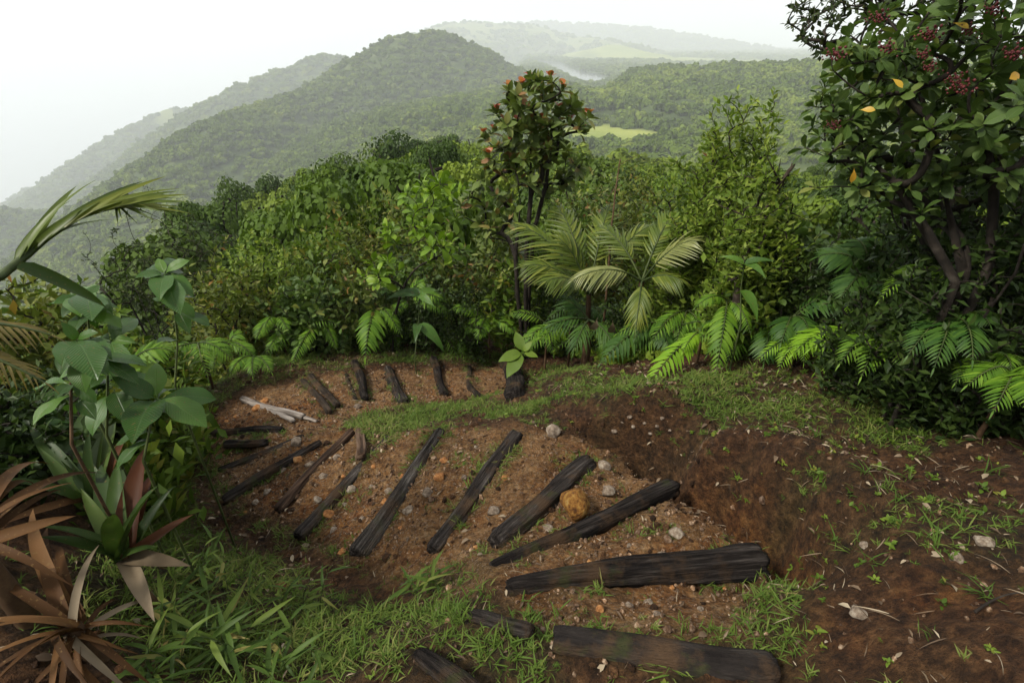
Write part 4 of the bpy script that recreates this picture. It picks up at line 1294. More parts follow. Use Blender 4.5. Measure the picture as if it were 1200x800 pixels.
def make_undergrowth():
    n = 5200
    th = rng.uniform(R(-56), R(56), n); r = 4.2 * np.exp(rng.random(n) * math.log(100 / 4.2))
    x, y = .3 + r * np.sin(th), r * np.cos(th)
    k = (soft(x, y, OPEN, .1) < .05) & ~in_poly(x, y, OPEN)
    x, y, r = x[k], y[k], r[k]; n = len(x)
    s = np.where(r < 8, rng.uniform(.12, .3, n), rng.uniform(.4, 1.0, n) * (.5 + r / 60))
    src = [blob_crown('clump', 260, 40 + i, .3, M['forest'], .6) for i in range(4)]
    scatter('undergrowth', src, np.stack([x, y, land(x, y) - s * .2], -1), np.stack([n * [0], n * [0], rng.uniform(0, 6.28, n)], -1),
            np.repeat(s[:, None], 3, 1), rng.uniform(0, .4, n), rng.integers(0, 4, n), kind='stuff', label='tangled low green undergrowth covering the spur', category='undergrowth')
make_undergrowth()

# ---------------------------------------------------------------- leafy things built leaf by leaf
def shared_leaf(gname, mname, cache={}):
    k = (gname, mname)
    if k not in cache:
        v, f, uv = GEO[gname]
        cache[k] = mesh_from('leaf', v, f, M[mname], np.zeros(len(v)), uv)
    return cache[k]

def big_plant(label, nodes, leaves, mat='big', geo=('big', 'bigb'), group=None, stem_r=.006, name='broadleaf_plant', cat='plant', stemmat='greenstem', wmul=1.0, more=0):
    """nodes: [(u,v,dist)...] stem polyline from the base up; leaves: (node index, tip u, tip v, extra distance)"""
    P = [at_dist(*n) for n in nodes]
    b = P[0].copy(); b[2] = min(b[2], float(surf(b[0], b[1])))
    P = [b] + (P[1:] if abs(P[0][2] - b[2]) < .02 else P)
    P = np.array(P)
    root = thing(name, label, cat, b, group)
    t = np.linspace(0, len(P) - 1, len(P) * 4)
    pts = np.stack([np.interp(t, np.arange(len(P)), P[:, i]) for i in range(3)], -1) - b
    link('stem', tubes('stem', [(pts, np.linspace(stem_r, stem_r * .5, len(pts)))], M[stemmat], 6), root)
    for i, (k, u, v, dr) in enumerate(leaves):
        a = at_dist(*nodes[k]); tip = at_dist(u, v, nodes[k][2] + dr)
        d = tip - a; L = np.linalg.norm(d)
        nrmv = nrm(np.array([0, 0, .9]) + .55 * nrm(CAM - a) + np.array(rng.normal(0, .15, 3)))
        d = d + np.array([0, 0, .12 * L])
        rot = frames(d[None], nrmv)[0]
        link('leaf', shared_leaf(geo[i % len(geo)], mat), root, m4(a - b, rot, L * 1.06 * wmul))
    for i in range(more):
        k = rng.integers(max(1, len(nodes) - 2), len(nodes)); a = at_dist(*nodes[k]) - np.array([0, 0, rng.uniform(0, .08)])
        az = rng.uniform(0, 6.28); d = np.array([math.cos(az), math.sin(az), rng.uniform(-.4, .5)])
        link('leaf', shared_leaf(geo[i % len(geo)], mat), root, m4(a - b, frames(d[None], (0, 0, 1))[0], rng.uniform(.09, .17)))
    return root

G_ = 'broad-leaved seedlings on the trail edge'
big_plant('tall broad-leaved seedling with a rosette of veined leaves against the dark fine-leaved shrubs', [(205,455,2.9),(208,400,2.85),(203,350,2.8),(193,322,2.75)],
  [(3,180,291,.05),(3,218,295,-.1),(3,147,319,-.1),(3,158,301,.1),(3,238,350,-.15),(3,206,362,-.28),(3,182,350,-.25),(3,211,283,.12),(3,227,312,.1),(2,235,372,-.1),(1,178,392,-.15)], group=G_, more=14, wmul=.68)
big_plant('broad-leaved seedling with pale-edged leaves beside the windblown palm frond', [(105,470,2.5),(106,400,2.45),(100,350,2.4)],
  [(2,124,322,.05),(2,57,348,-.1),(2,138,344,-.05),(2,88,326,.15),(2,142,364,-.2),(2,58,368,-.1),(2,122,376,-.3),(2,76,330,.1),(1,140,402,-.1),(1,66,404,-.1),(1,120,430,-.2),(1,80,425,-.2),(2,100,318,.2),(2,112,338,-.35),(2,80,360,-.3)], group=G_, more=14, wmul=.64)
big_plant('dark-stemmed seedling with rounded broad leaves above the bromeliads', [(84,520,2.2),(83,450,2.15),(90,400,2.1)],
  [(2,72,370,-.05),(2,103,381,-.1),(2,62,424,-.2),(2,60,440,-.1),(2,128,428,-.15),(2,112,420,-.3),(1,60,466,-.1),(1,118,470,-.1)], group=G_, more=14, stemmat='brownstem', wmul=.68)
big_plant('short seedling with crowded leaves between the two taller broad-leaved ones', [(125,510,2.45),(126,440,2.4),(130,400,2.35)],
  [(2,148,378,0),(2,112,384,.05),(2,164,398,-.1),(2,140,432,-.25),(2,172,352,.15),(2,98,410,-.1),(1,168,440,-.1),(1,96,450,-.1)], group=G_, more=14, wmul=.68)
big_plant('low seedling with five very large leaves reaching over the ditch', [(168,540,2.3),(176,500,2.28),(184,468,2.25)],
  [(2,181,416,.05),(2,257,459,-.05),(2,130,438,-.05),(2,236,482,-.2),(2,148,506,-.25),(2,203,440,.15)], group=G_, more=5, wmul=.86)
big_plant('small seedling with four pale-green leaves on the bank beside the widest log', [(612,436,5.2),(612,424,5.2),(613,413,5.15)],
  [(2,604,389,.0),(2,622,400,-.05),(2,587,421,-.1),(2,595,438,-.15),(2,629,417,-.05)], mat='lime', geo=('big',), stem_r=.008)
big_plant('broad herb with long hanging leaves at the back of the lower flight', [(486,420,5.7),(490,380,5.7),(492,345,5.65)],
  [(1,528,404,-.2),(2,502,353,-.25),(1,487,388,-.3),(2,450,338,-.1),(2,470,330,.1),(2,520,330,.1)], mat='big', geo=('helic',), stem_r=.007, name='broadleaf_herb', wmul=.85)
big_plant('pale-leaved herb with arching broad leaves under the crooked mossy trunk', [(868,380,4.0),(868,340,4.0),(872,310,3.95)],
  [(2,905,292,-.1),(2,850,290,-.1),(1,902,365,-.2),(2,900,308,-.2)], mat='big', geo=('helic',), stem_r=.007, name='broadleaf_herb', wmul=.8)

def rosette_shrub(label, base_uvr, tips_px, leaf, k, geo, mat, group=None, name='shrub', cat='shrub', stemmat='bark', r_tip=.004, parts=300, inc=(30, 85), seed=0, extra=None, stems=None, size_j=.25):
    base, _ = place(*base_uvr)
    root = thing(name, label, cat, base, group)
    tips = np.array([at_dist(u, v, d) for u, v, d in tips_px]) - base
    if stems is None:
        c = tips.mean(0)
        stems = [bez(np.array([0, 0, -.1]), np.array([c[0] * .2, c[1] * .2, c[2] * .5]), c * .8, 8)]
    lines, dirs = grow(stems, tips, r_tip, .45, .35, seed)
    link('stem', tubes('stem', lines, M[stemmat], 6), root)
    pos, rot, sc, ti = whorls(tips, dirs, k, leaf, inc, .3, .5, seed, leaf * .35, size_j)
    n = len(pos)
    order = np.argsort(np.linalg.norm(pos + base - CAM, axis=1))
    # the leaves in view and nearest get an object each
    P = pos + base - CAM
    fw = P[:, 1] * CP - P[:, 2] * SP
    uu = 600 + FPX * P[:, 0] / fw; vv = 400 - FPX * (P[:, 1] * SP + P[:, 2] * CP) / fw
    inv = (uu > 0) & (uu < 1200) & (vv > 0) & (vv < 800)
    order = np.concatenate([order[inv[order]], order[~inv[order]]])
    me = shared_leaf(geo, mat)
    for i in order[:parts]:
        link('leaf', me, root, m4(pos[i], rot[i], sc[i]))
    rest = order[parts:]
    if len(rest):
        link('foliage', joined('foliage', GEO[geo], pos[rest], rot[rest], sc[rest], M[mat]), root, kind='stuff')
    if extra: extra(root, base)
    return root, base

def px_cloud(n, cu, cv, ru, rv, d0, d1, seed):
    rg = np.random.default_rng(seed)
    out = []
    for _ in range(n):
        a = rg.uniform(0, 6.28); q = rg.random() ** .5
        out.append((cu + ru * q * math.cos(a), cv + rv * q * math.sin(a), rg.uniform(d0, d1)))
    return out

# bright rosettes in the hedge
rosette_shrub('bright green shrub with big glossy rosettes above the hedge, beside the red-tipped tree', (515,300,7.0),
  px_cloud(26, 512, 238, 42, 26, 7.0, 7.9, 3) + px_cloud(10, 480, 270, 30, 18, 6.7, 7.2, 4), .19, 8, 'obov', 'bright', seed=4)
rosette_shrub('small bright green shrub with star-like leaf rosettes over the wide fern frond', (455,380,5.6),
  px_cloud(9, 447, 318, 24, 14, 5.5, 5.9, 5) + px_cloud(8, 520, 292, 24, 20, 5.7, 6.1, 6), .15, 8, 'obov', 'bright', seed=5)

# tree with red young leaves
RED_PX = [(645,90),(597,101),(612,98),(640,110),(690,133),(566,155),(583,170),(581,127),(637,139),(627,176),(604,120),(672,118),(660,100),(578,150),(620,88),(632,100),(606,140),(655,125),(684,150),(590,140),(573,180),(600,165),(650,160),(668,140)]
def red_extra(root, base):
    for i, (u, v) in enumerate(RED_PX):
        p = at_dist(u, v, 5.5 + .12 * (i % 4)) - base
        for j in range(3 + i % 3):
            a = j * 2.4 + i; el = random.uniform(.3, 1.1)
            d = np.array([math.cos(a) * math.cos(el), math.sin(a) * math.cos(el), math.sin(el)])
            link('red_leaf', shared_leaf('round', 'redleaf'), root, m4(p, frames(d[None], (0, 0, 1))[0], random.uniform(.045, .085)), label='young orange-red leaf')
b0, _ = place(618, 300, 5.6)
def stem_px(pts, base):
    return np.array([at_dist(*p) for p in pts]) - base
st = [np.concatenate([[[0, 0, -.1]], stem_px([(607,350,5.75),(604,300,5.75),(610,240,5.75),(604,190,5.75)], b0)]),
      np.concatenate([[[.02, 0, -.1]], stem_px([(616,350,5.7),(617,290,5.7),(622,230,5.65),(622,170,5.65)], b0)]),
      np.concatenate([[[.03, .02, -.1]], stem_px([(620,340,5.8),(626,270,5.8),(640,215,5.8),(645,170,5.8)], b0)])]
rosette_shrub('slender tree with leathery green leaves and orange-red young tips rising above the hedge', (618,300,5.6),
  px_cloud(45, 616, 140, 44, 52, 5.35, 6.1, 11) + px_cloud(18, 655, 140, 34, 40, 5.5, 6.2, 15) + px_cloud(16, 640, 195, 40, 30, 5.4, 6.0, 16) + px_cloud(10, 585, 185, 24, 30, 5.5, 6.0, 17) + px_cloud(22, 566, 245, 36, 36, 5.6, 6.1, 12) + px_cloud(16, 635, 205, 45, 28, 5.5, 6.0, 13) + [(u, v + 5, 5.5 + .12 * (i % 4)) for i, (u, v) in enumerate(RED_PX)],
  .13, 9, 'ovate', 'redtree', name='tree', cat='tree', seed=12, stems=st, extra=red_extra, r_tip=.0042)

# the ribbed-leaf tree on the right
RT = [(977,83),(993,77),(987,120),(1033,67),(1053,40),(1083,53),(1100,57),(1077,77),(1100,97),(1133,130),(1120,147),(1153,147),(1180,77),(1187,40),(1047,110),
      (1033,127),(960,160),(987,163),(1007,157),(1017,177),(943,173),(1033,153),(957,220),(1020,50),(1130,60),(1150,95),(1165,120),(1060,165),(1090,175),(1010,205),
      (1050,195),(975,190),(1190,150),(1120,25),(1160,20),(1085,20),(1000,140),(965,110),(1140,190),(1180,200),(1100,215)]
rt_tips = [(u, v, 2.75 + .5 * ((i * 37) % 11) / 11) for i, (u, v) in enumerate(RT)] + px_cloud(220, 1090, 130, 130, 130, 2.8, 3.6, 31) + px_cloud(26, 1000, 120, 50, 80, 2.8, 3.4, 35) + px_cloud(60, 1290, 20, 170, 170, 2.2, 3.4, 32) + px_cloud(26, 1120, -60, 140, 60, 2.6, 3.4, 33)
def rt_extra(root, base):
    import bmesh
    bmm = []
    for s_ in range(2):
        rg = np.random.default_rng(s_); V, F, b = [], [], 0
        bm = bmesh.new(); bmesh.ops.create_icosphere(bm, subdivisions=1, radius=1)
        v0 = np.array([v.co for v in bm.verts]); f0 = np.array([[v.index for v in f.verts] for f in bm.faces]); bm.free()
        for k in range(34):
            c = rg.normal(0, 1, 3) * np.array([.017, .017, .011]); V.append(v0 * rg.uniform(.003, .0048) + c); F.append(f0 + b); b += len(v0)
        bmm.append(mesh_from('berry_cluster', np.concatenate(V), np.concatenate(F), M['berry']))
    for i, (u, v) in enumerate([(980,64),(1040,55),(1090,40),(1090,78),(1128,103),(1083,63),(977,147),(1188,62),(1122,92),(1135,35),(1030,20),(1165,10)]):
        link('berry_cluster', bmm[i % 2], root, m4(at_dist(u, v, 2.7) - base, np.eye(3), random.uniform(.9, 1.3)), label='dark red berry cluster', kind='stuff')
    for u, v in [(1045,92),(1007,129),(1001,197),(1195,87),(1117,27),(1193,117)]:
        d = np.array([random.uniform(-1, 1), random.uniform(-1, 0), random.uniform(-.6, .3)])
        link('yellow_leaf', shared_leaf('obov', 'yellow'), root, m4(at_dist(u, v, 2.7) - base, frames(d[None], nrm(np.array([0, -1, .6])))[0], random.uniform(.05, .07)), label='yellow dying leaf')
b1, _ = place(1140, 300, 3.0)
st = [np.concatenate([[[0, 0, -.1]], stem_px([(1120,330,3.05),(1085,270,3.0),(1050,215,2.95),(1010,180,2.9)], b1)]),
      np.concatenate([[[.05, .05, -.1]], stem_px([(1130,320,3.15),(1110,240,3.15),(1095,160,3.1),(1075,100,3.1)], b1)]),
      np.concatenate([[[.1, 0, -.1]], stem_px([(1160,310,3.1),(1165,220,3.1),(1150,130,3.1),(1150,50,3.1)], b1)]),
      np.concatenate([[[.15, .1, -.1]], stem_px([(1190,320,3.0),(1230,200,2.95),(1270,100,2.9),(1290,0,2.8)], b1)])]
rosette_shrub('spreading dark-stemmed tree with ribbed leaf rosettes, red berries and a few yellow leaves', (1140,300,3.0), rt_tips, .08, 9, 'obov', 'righttree',
              name='tree', cat='tree', seed=31, stems=st, extra=rt_extra, r_tip=.0026)
# a finer-leaved tree behind it
def plain_tree(label, base_uvr, tips_px, kind, seed, r_tip=.003, group=None):
    base, _ = place(*base_uvr)
    root = thing('tree', label, 'tree', base, group)
    tips = np.array([at_dist(*t) for t in tips_px]) - base
    c = tips.mean(0)
    stems = [bez(np.array([.1 * i, .08 * i, -.1]), np.array([c[0] * .2 + .15 * i, c[1] * .2, c[2] * .5]), c * .85 + np.array([.2 * i - .2, 0, 0]), 9) for i in range(3)]
    lines, dirs = grow(stems, tips, r_tip, .45, .4, seed)
    link('trunk', tubes('trunk', lines, M['bark'], 6), root)
    g, m, ls, k, _ = KIND[kind]
    pos, rot, sc, ti = whorls(tips, dirs, k, ls, (25, 85), .3, .3, seed, ls * 1.2)
    link('crown', joined('crown', GEO[g], pos, rot, sc, M[m]), root, kind='stuff')
plain_tree('dark fine-leaved tree with bare twigs showing against the white sky, behind the berry tree', (1080,300,4.4),
           px_cloud(110, 1010, 25, 90, 50, 3.9, 4.8, 41) + px_cloud(150, 1130, 60, 110, 110, 3.9, 5.0, 42) + px_cloud(120, 1160, 200, 110, 110, 3.7, 4.8, 43) + px_cloud(70, 1100, -40, 140, 50, 3.8, 4.8, 44), 'tiny', 41)
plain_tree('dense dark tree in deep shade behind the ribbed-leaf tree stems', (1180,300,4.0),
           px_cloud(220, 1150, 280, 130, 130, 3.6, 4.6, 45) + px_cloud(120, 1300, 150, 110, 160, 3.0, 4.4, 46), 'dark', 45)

# crooked mossy trunk, dead stick
def one_branch(name, label, cat, pts, r0, r1, mat, seed=0, twigs=0):
    P = np.array([at_dist(*p) for p in pts]); b = P[0].copy(); b[2] = float(surf(b[0], b[1])) - .03
    P = np.concatenate([[b], P])
    t = np.linspace(0, len(P) - 1, len(P) * 7)
    q = np.stack([np.interp(t, np.arange(len(P)), P[:, i]) for i in range(3)], -1)
    rg = np.random.default_rng(seed)
    q[1:-1] += rg.normal(0, r0 * .10, (len(q) - 2, 3))
    rad = np.linspace(r0, r1, len(q)) * (1 + rg.normal(0, .07, len(q)))
    lines = [(q - b, rad)]
    for i in range(twigs):
        k = rg.integers(len(q) // 2, len(q) - 2); d = nrm(rg.normal(size=3) + np.array([0, 0, .6])) * rg.uniform(.1, .35)
        lines.append((bez(q[k] - b, q[k] - b + d * .5 + rg.normal(0, .03, 3), q[k] - b + d, 6), np.linspace(rad[k] * .5, .002, 6)))
    root = thing(name, label, cat, b)
    link('trunk', tubes('trunk', lines, M[mat], 9), root)
    return root, b, q
one_branch('dead_tree', 'crooked mossy trunk leaning out of the lime-leaved shrubs', 'tree', [(862,360,4.3),(868,320,4.3),(884,275,4.3),(898,248,4.3),(915,215,4.25),(930,192,4.25)], .034, .012, 'mossbark', 3, 7)
one_branch('dead_stick', 'thin dead upright stick standing above the palm fronds', 'stick', [(712,330,5.4),(716,270,5.4),(722,220,5.4),(727,186,5.4)], .013, .005, 'brownstem', 4, 2)

# ---------------------------------------------------------------- ferns and palms
LEAFLET = {}
def frond(root, base, A, Bt, arch, wid, n, mat, geo='pinna', stemmat='greenstem', split=True, ang=68, r0=.006, start=.18, droop=.25, side=None, sweep=0.0, lab=None):
    """a frond from A to Bt (world); leaflets on both sides as objects of their own (split) or one mesh"""
    mid = (A + Bt) / 2 + np.array([0, 0, arch])
    m = 26
    pts = bez(A, mid, Bt, m)
    tan = nrm(np.gradient(pts, axis=0))
    up = nrm(np.array([0, 0, 1.0]) + .45 * nrm(CAM - (A + Bt) / 2))
    sd_ = nrm(np.cross(tan, up)); nn = np.cross(sd_, tan)
    fr = link('frond', tubes('frond', [(pts - base, np.linspace(r0, r0 * .25, m))], M[stemmat], 5), root)
    if lab: fr['label'] = lab
    t = np.linspace(start, .985, n)
    env = np.sin(np.pi * np.clip((t - start) / (1 - start) * .86 + .14, 0, 1)) ** .62 * (1 - .35 * t)
    P, D, S, U = [], [], [], []
    for i in range(n):
        x = t[i] * (m - 1); k = min(int(x), m - 2); f = x - k
        p = pts[k] * (1 - f) + pts[k + 1] * f; tg, s, nv = tan[k], sd_[k], nn[k]
        a = math.radians(ang - 28 * t[i])
        for sg in (-1, 1):
            d = tg * math.cos(a) + s * sg * math.sin(a) - np.array([0, 0, droop]) + nv * .1 + rng.normal(0, .05, 3)
            d = d + np.array([sweep, 0, 0])
            P.append(p); D.append(d); S.append(wid * env[i] * rng.uniform(.88, 1.1)); U.append(nv)
    # end leaflet
    P.append(pts[-1]); D.append(tan[-1]); S.append(wid * .35); U.append(nn[-1])
    P, D, S, U = map(np.array, (P, D, S, U))
    rot = frames(D, U)
    if split:
        me = shared_leaf(geo, mat)
        for p, r_, s_ in zip(P, rot, S):
            link('leaflet', me, fr, m4(p - base, r_, s_))
    else:
        link('leaflets', joined('leaflets', GEO[geo], P - base, rot, S, M[mat]), fr, kind='stuff')
    return fr

def fern(label, base_px, fronds, mat, wid, n=16, geo='pinna', split=True, group='ferns along the trail', dr=-.25, arch=.16, name='fern'):
    """base_px: (u,v,r) crown of the fern; fronds: (tip u, tip v, distance change)"""
    u, v, r = base_px
    n = int(n * 1.2)
    c = at_hdist(u, v, r + .15); b = np.array([c[0], c[1], float(surf(c[0], c[1]))])
    root = thing(name, label, 'fern' if name == 'fern' else 'palm', b, group)
    h = c - b
    if h[2] > .08:
        link('stem', tubes('stem', [(np.array([[0, 0, -.03], [.01, 0, h[2] * .5], h]), np.array([.014, .012, .010]))], M['brownstem'], 6), root)
    for f in fronds:
        tu, tv, d = f[:3]; w = (f[3] if len(f) > 3 else wid) * 1.12
        T = at_dist(tu, tv, np.linalg.norm(c - CAM) + d - .1)
        L = np.linalg.norm(T - c)
        frond(root, b, c.copy(), T, arch * (L / .5) ** .5, w, n, mat, geo, split=split)
    return root

fern('bright green fern with a long frond arching onto the right bank beside the gully', (822,392,3.75), [(755,458,-.35,.17),(800,412,-.2,.10),(835,380,-.1,.10)], 'fern_bright', .17, 14, 'pinnaw')
fern('green fern with one broad hanging frond next to the bright arching fern', (852,352,3.85), [(838,442,-.35,.16),(880,392,-.1,.10),(815,360,-.1,.10)], 'fern', .16, 15, 'pinnaw')
fern('dark green fern with widely spaced long leaflets below the palms', (768,382,4.4), [(704,425,-.3,.22),(785,415,-.2,.18),(745,395,-.2,.18)], 'fern_dark', .2, 12, 'pinnaw')
fern('fern with one wide flat frond hanging over the lower flight of steps', (442,358,5.55), [(428,418,-.35,.26),(470,392,-.1,.16)], 'fern', .24, 13, 'pinnaw')
fern('fern with a narrow frond reaching down to the grass behind the driftwood', (378,378,5.5), [(342,428,-.3,.15),(395,410,-.1,.12)], 'fern', .15, 18)
fern('fern with short curled fronds under the low green shrub', (325,372,5.6), [(300,398,-.2,.14),(338,388,-.2,.12),(310,385,-.15,.12)], 'fern', .14, 16)
fern('low fern with feathery drooping fronds at the hedge end', (268,402,5.2), [(212,422,-.2,.16),(300,420,-.15,.13),(250,436,-.3,.13),(285,392,.1,.12)], 'fern', .15, 16)
fern('small fern with dark green fronds in front of the drooping feathery one', (300,418,4.9), [(270,437,-.2,.12),(318,436,-.2,.12),(296,440,-.3,.12)], 'fern', .12, 16)
fern('fern with upright fronds behind the wide frond, under the bright rosettes', (478,352,5.7), [(520,352,-.2,.16),(497,330,.0,.14),(460,372,-.2,.14),(530,372,-.2,.15)], 'fern', .15, 16)
fern('fern with spreading fronds at the foot of the red-tipped tree', (572,372,5.5), [(530,362,-.1,.16),(606,392,-.2,.15),(560,398,-.3,.16),(600,360,0,.15),(545,392,-.2,.14)], 'fern', .15, 16)
fern('pair-frond bright fern low on the bank under the round bushy plant', (935,398,3.6), [(913,432,-.2,.11),(886,424,-.1,.08),(942,425,-.2,.09)], 'fern_bright', .1, 14)
fern('bright little fern with one short fan frond on the bank in front of dark shrubs', (962,400,3.55), [(972,442,-.2,.11),(990,428,-.1,.07)], 'fern_bright', .11, 13)
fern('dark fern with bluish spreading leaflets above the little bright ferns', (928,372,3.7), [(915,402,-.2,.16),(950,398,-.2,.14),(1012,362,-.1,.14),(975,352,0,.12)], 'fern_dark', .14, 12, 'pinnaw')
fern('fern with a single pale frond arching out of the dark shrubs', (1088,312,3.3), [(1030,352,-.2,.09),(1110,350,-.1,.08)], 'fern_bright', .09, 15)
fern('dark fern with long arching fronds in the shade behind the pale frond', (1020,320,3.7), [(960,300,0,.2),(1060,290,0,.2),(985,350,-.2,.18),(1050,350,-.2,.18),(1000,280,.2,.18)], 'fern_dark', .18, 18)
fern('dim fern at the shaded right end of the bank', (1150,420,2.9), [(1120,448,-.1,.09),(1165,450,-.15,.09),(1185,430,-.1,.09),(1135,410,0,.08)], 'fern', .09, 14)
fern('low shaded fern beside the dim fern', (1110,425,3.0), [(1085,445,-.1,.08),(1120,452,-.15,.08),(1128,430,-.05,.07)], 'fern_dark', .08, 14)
fern('fern half hidden behind the low seedling with very large leaves', (150,430,3.4), [(110,470,-.2,.14),(200,410,0,.14),(175,470,-.2,.14),(130,410,.1,.14)], 'fern', .14, 16)
fern('dull green fern under the windblown palm', (40,500,2.6), [(10,540,-.2,.12),(80,520,-.2,.12),(60,470,0,.12),(0,480,0,.12)], 'fern_dark', .12, 16)

PG = 'palms along the hedge'
def palm(label, base_px, fronds, mat, wid, n=24, arch=.3, group=PG):
    u, v, r = base_px
    c = at_hdist(u, v, r); b = np.array([c[0], c[1], float(surf(c[0], c[1]))])
    root = thing('palm', label, 'palm', b, group)
    h = c - b
    link('trunk', tubes('trunk', [(np.array([[0, 0, -.03], [.02, 0, h[2] * .5], h]), np.array([.035, .03, .025]))], M['brownstem'], 8), root)
    n = int(n * .85)
    for f in fronds:
        tu, tv, d = f[:3]; w = (f[3] if len(f) > 3 else wid) * .95; mt = f[4] if len(f) > 4 else mat
        T = at_dist(tu, tv, np.linalg.norm(c - CAM) + d); L = np.linalg.norm(T - c)
        frond(root, b, c.copy(), T, arch * L, w, n, mt, 'palm', ang=50, r0=.012, start=.25, droop=.22, lab='pale yellow-green frond' if mt == 'palm_pale' else None)
    return root
palm('palm with dark green arching fronds right of the red-tipped tree', (690,345,5.0), [(612,312,-.3,.42),(598,262,.0,.42),(650,240,.3,.42),(640,330,-.5,.4),(770,262,.2,.4),(715,240,.4,.4),(655,280,-.2,.42)], 'palm', .42)
palm('palm with one pale yellow-green frond hanging over the dark fern', (752,330,4.75), [(672,328,-.4,.36,'palm_pale'),(815,282,-.3,.36,'palm_pale'),(745,385,-.4,.34),(790,250,.2,.38),(700,265,.2,.38),(800,330,-.2,.34)], 'palm', .38)
palm('small palm with broad drooping leaflets beneath the other two palms', (690,375,4.8), [(640,385,-.3,.3),(672,412,-.4,.3),(720,405,-.3,.3),(660,350,0,.3)], 'fern_dark', .3, 12, .22)

# windblown palm at the left edge: leaflets streaming one way
def wind_palm():
    c = at_dist(-330, 400, 2.1); b = np.array([c[0], c[1], float(land(c[0], c[1]))])
    root = thing('palm', 'windblown palm with a long frond of leaflets streaming over the valley', 'palm', b)
    h = c - b
    link('trunk', tubes('trunk', [(np.array([[0, 0, -.05], [.03, 0, h[2] * .5], h]), np.array([.05, .045, .03]))], M['brownstem'], 8), root)
    way = np.array([at_dist(*p) for p in [(-330,400,2.1),(-120,355,1.8),(-10,332,1.75),(30,300,1.8),(75,262,1.85),(120,238,1.9),(150,228,1.95)]])
    t = np.linspace(0, len(way) - 1, 30)
    pts = np.stack([np.interp(t, np.arange(len(way)), way[:, i]) for i in range(3)], -1)
    fr = link('frond', tubes('frond', [(pts - b, np.linspace(.014, .004, 30))], M['greenstem'], 6), root)
    tan = nrm(np.gradient(pts, axis=0))
    me = shared_leaf('palmw', 'palm')
    ends = [(68,222),(88,200),(100,225),(118,232),(122,236),(140,215),(158,207),(175,206),(190,207),(200,212),(206,218),(208,224),(212,230),(210,236),(200,240),(190,244),(178,247),(165,250),(150,252),(135,256)]
    ends = [e for q in zip(ends, [(a[0] + 6, a[1] + 7) for a in ends]) for e in q]
    for i, (u, v) in enumerate(ends):
        k = int(13 + 15 * (i / len(ends)) ** .9)
        tip = at_dist(u, v, 1.88 + .1 * math.sin(i * 2.3))
        d = tip - pts[k]; L = np.linalg.norm(d)
        link('leaflet', me, fr, m4(pts[k] - b, frames((d + np.array([0, 0, .12 * L]))[None], nrm(np.array([.1, -.7, .8]) + rng.normal(0, .2, 3)))[0], L * 1.05))
    # one broad fold hanging back, and yellowing lower fronds
    a = at_dist(20, 312, 1.7); tip = at_dist(108, 378, 1.75); d = tip - a
    link('leaflet', shared_leaf('straps', 'brom'), fr, m4(a - b, frames((d + np.array([0, 0, .1]))[None], nrm(np.array([.3, -.5, .8])))[0], np.linalg.norm(d) * 1.05))
    for (tu, tv) in ((58, 392), (52, 448)):
        frond(root, b, at_dist(-120, 400, 1.8), at_dist(tu, tv, 1.65), .08, .12, 14, 'palm_yellow', 'palm', ang=55, r0=.008, start=.3, droop=.3, lab='yellowing frond')
wind_palm()

# ---------------------------------------------------------------- bromeliads, dead straps
def bromeliad(label, c_px, tips, mat, geo='straps', name='bromeliad', group='bromeliads on the left bank', alt=None, droop_up=.1, width=1.0):
    if group:
        g = ground_at(c_px[0], c_px[1]) if 0 < c_px[0] else at_dist(c_px[0], c_px[1], 2.2)
        c_px = (c_px[0], c_px[1], float(np.linalg.norm(g - CAM)) * (.84 if mat == 'brom' else .92))
    c = at_dist(*c_px); b = np.array([c[0], c[1], min(c[2], float(surf(c[0], c[1])))])
    root = thing(name, label, 'bromeliad', b, group)
    me_core = tubes('core', [(np.array([[0, 0, -.04], (c - b) * .5, c - b + np.array([0, 0, .04])]), np.array([.03, .028, .018]))], M['brownstem'], 8)
    link('core', me_core, root)
    for i, t in enumerate(tips):
        u, v, dd = t[:3]; mt = t[3] if len(t) > 3 else mat; gg = t[4] if len(t) > 4 else geo
        T = at_dist(u, v, c_px[2] + dd); o = c + rng.normal(0, .012, 3)
        d = T - o; L = np.linalg.norm(d) * (1.25 if mat == 'brom' else 1.1)
        d = d + np.array([0, 0, droop_up * L])
        up = nrm(np.array([0, 0, .7]) - .6 * nrm(np.array([d[0], d[1], 0]) + 1e-6) + .4 * nrm(CAM - o) + rng.normal(0, .2, 3))
        lf = link('leaf', shared_leaf(gg, mt), root, m4(o - b, frames(d[None], up)[0], L * 1.05))
        if mt != mat: lf['label'] = {'dead': 'dead brown leaf', 'deadpale': 'dry pale leaf', 'brom': 'green leaf', 'brom_red': 'reddish leaf'}.get(mt, 'odd leaf')
bromeliad('green bromeliad with a few rust-red leaves, its base wrapped in dry leaves', (146,655,1.75),
  [(160,546,.1,'brom_red'),(132,562,.1),(182,590,-.05),(200,616,-.1,'brom_red'),(104,592,.0),(80,630,-.1),(115,560,.2),(150,590,-.2),(172,570,.1,'brom_red'),(90,612,-.1),(120,600,-.25),(190,660,-.2,'deadpale'),(170,700,-.2,'deadpale'),(140,560,.15),(165,640,-.15)], 'brom')
bromeliad('taller green bromeliad behind the rust-red leaved one', (106,592,1.95),
  [(46,514,.1),(88,498,.2),(138,522,.1,'brom_red'),(60,540,0),(110,500,.25),(128,505,.2),(40,560,-.1),(70,505,.2),(150,560,-.1),(96,530,-.1),(30,600,-.1,'dead')], 'brom')
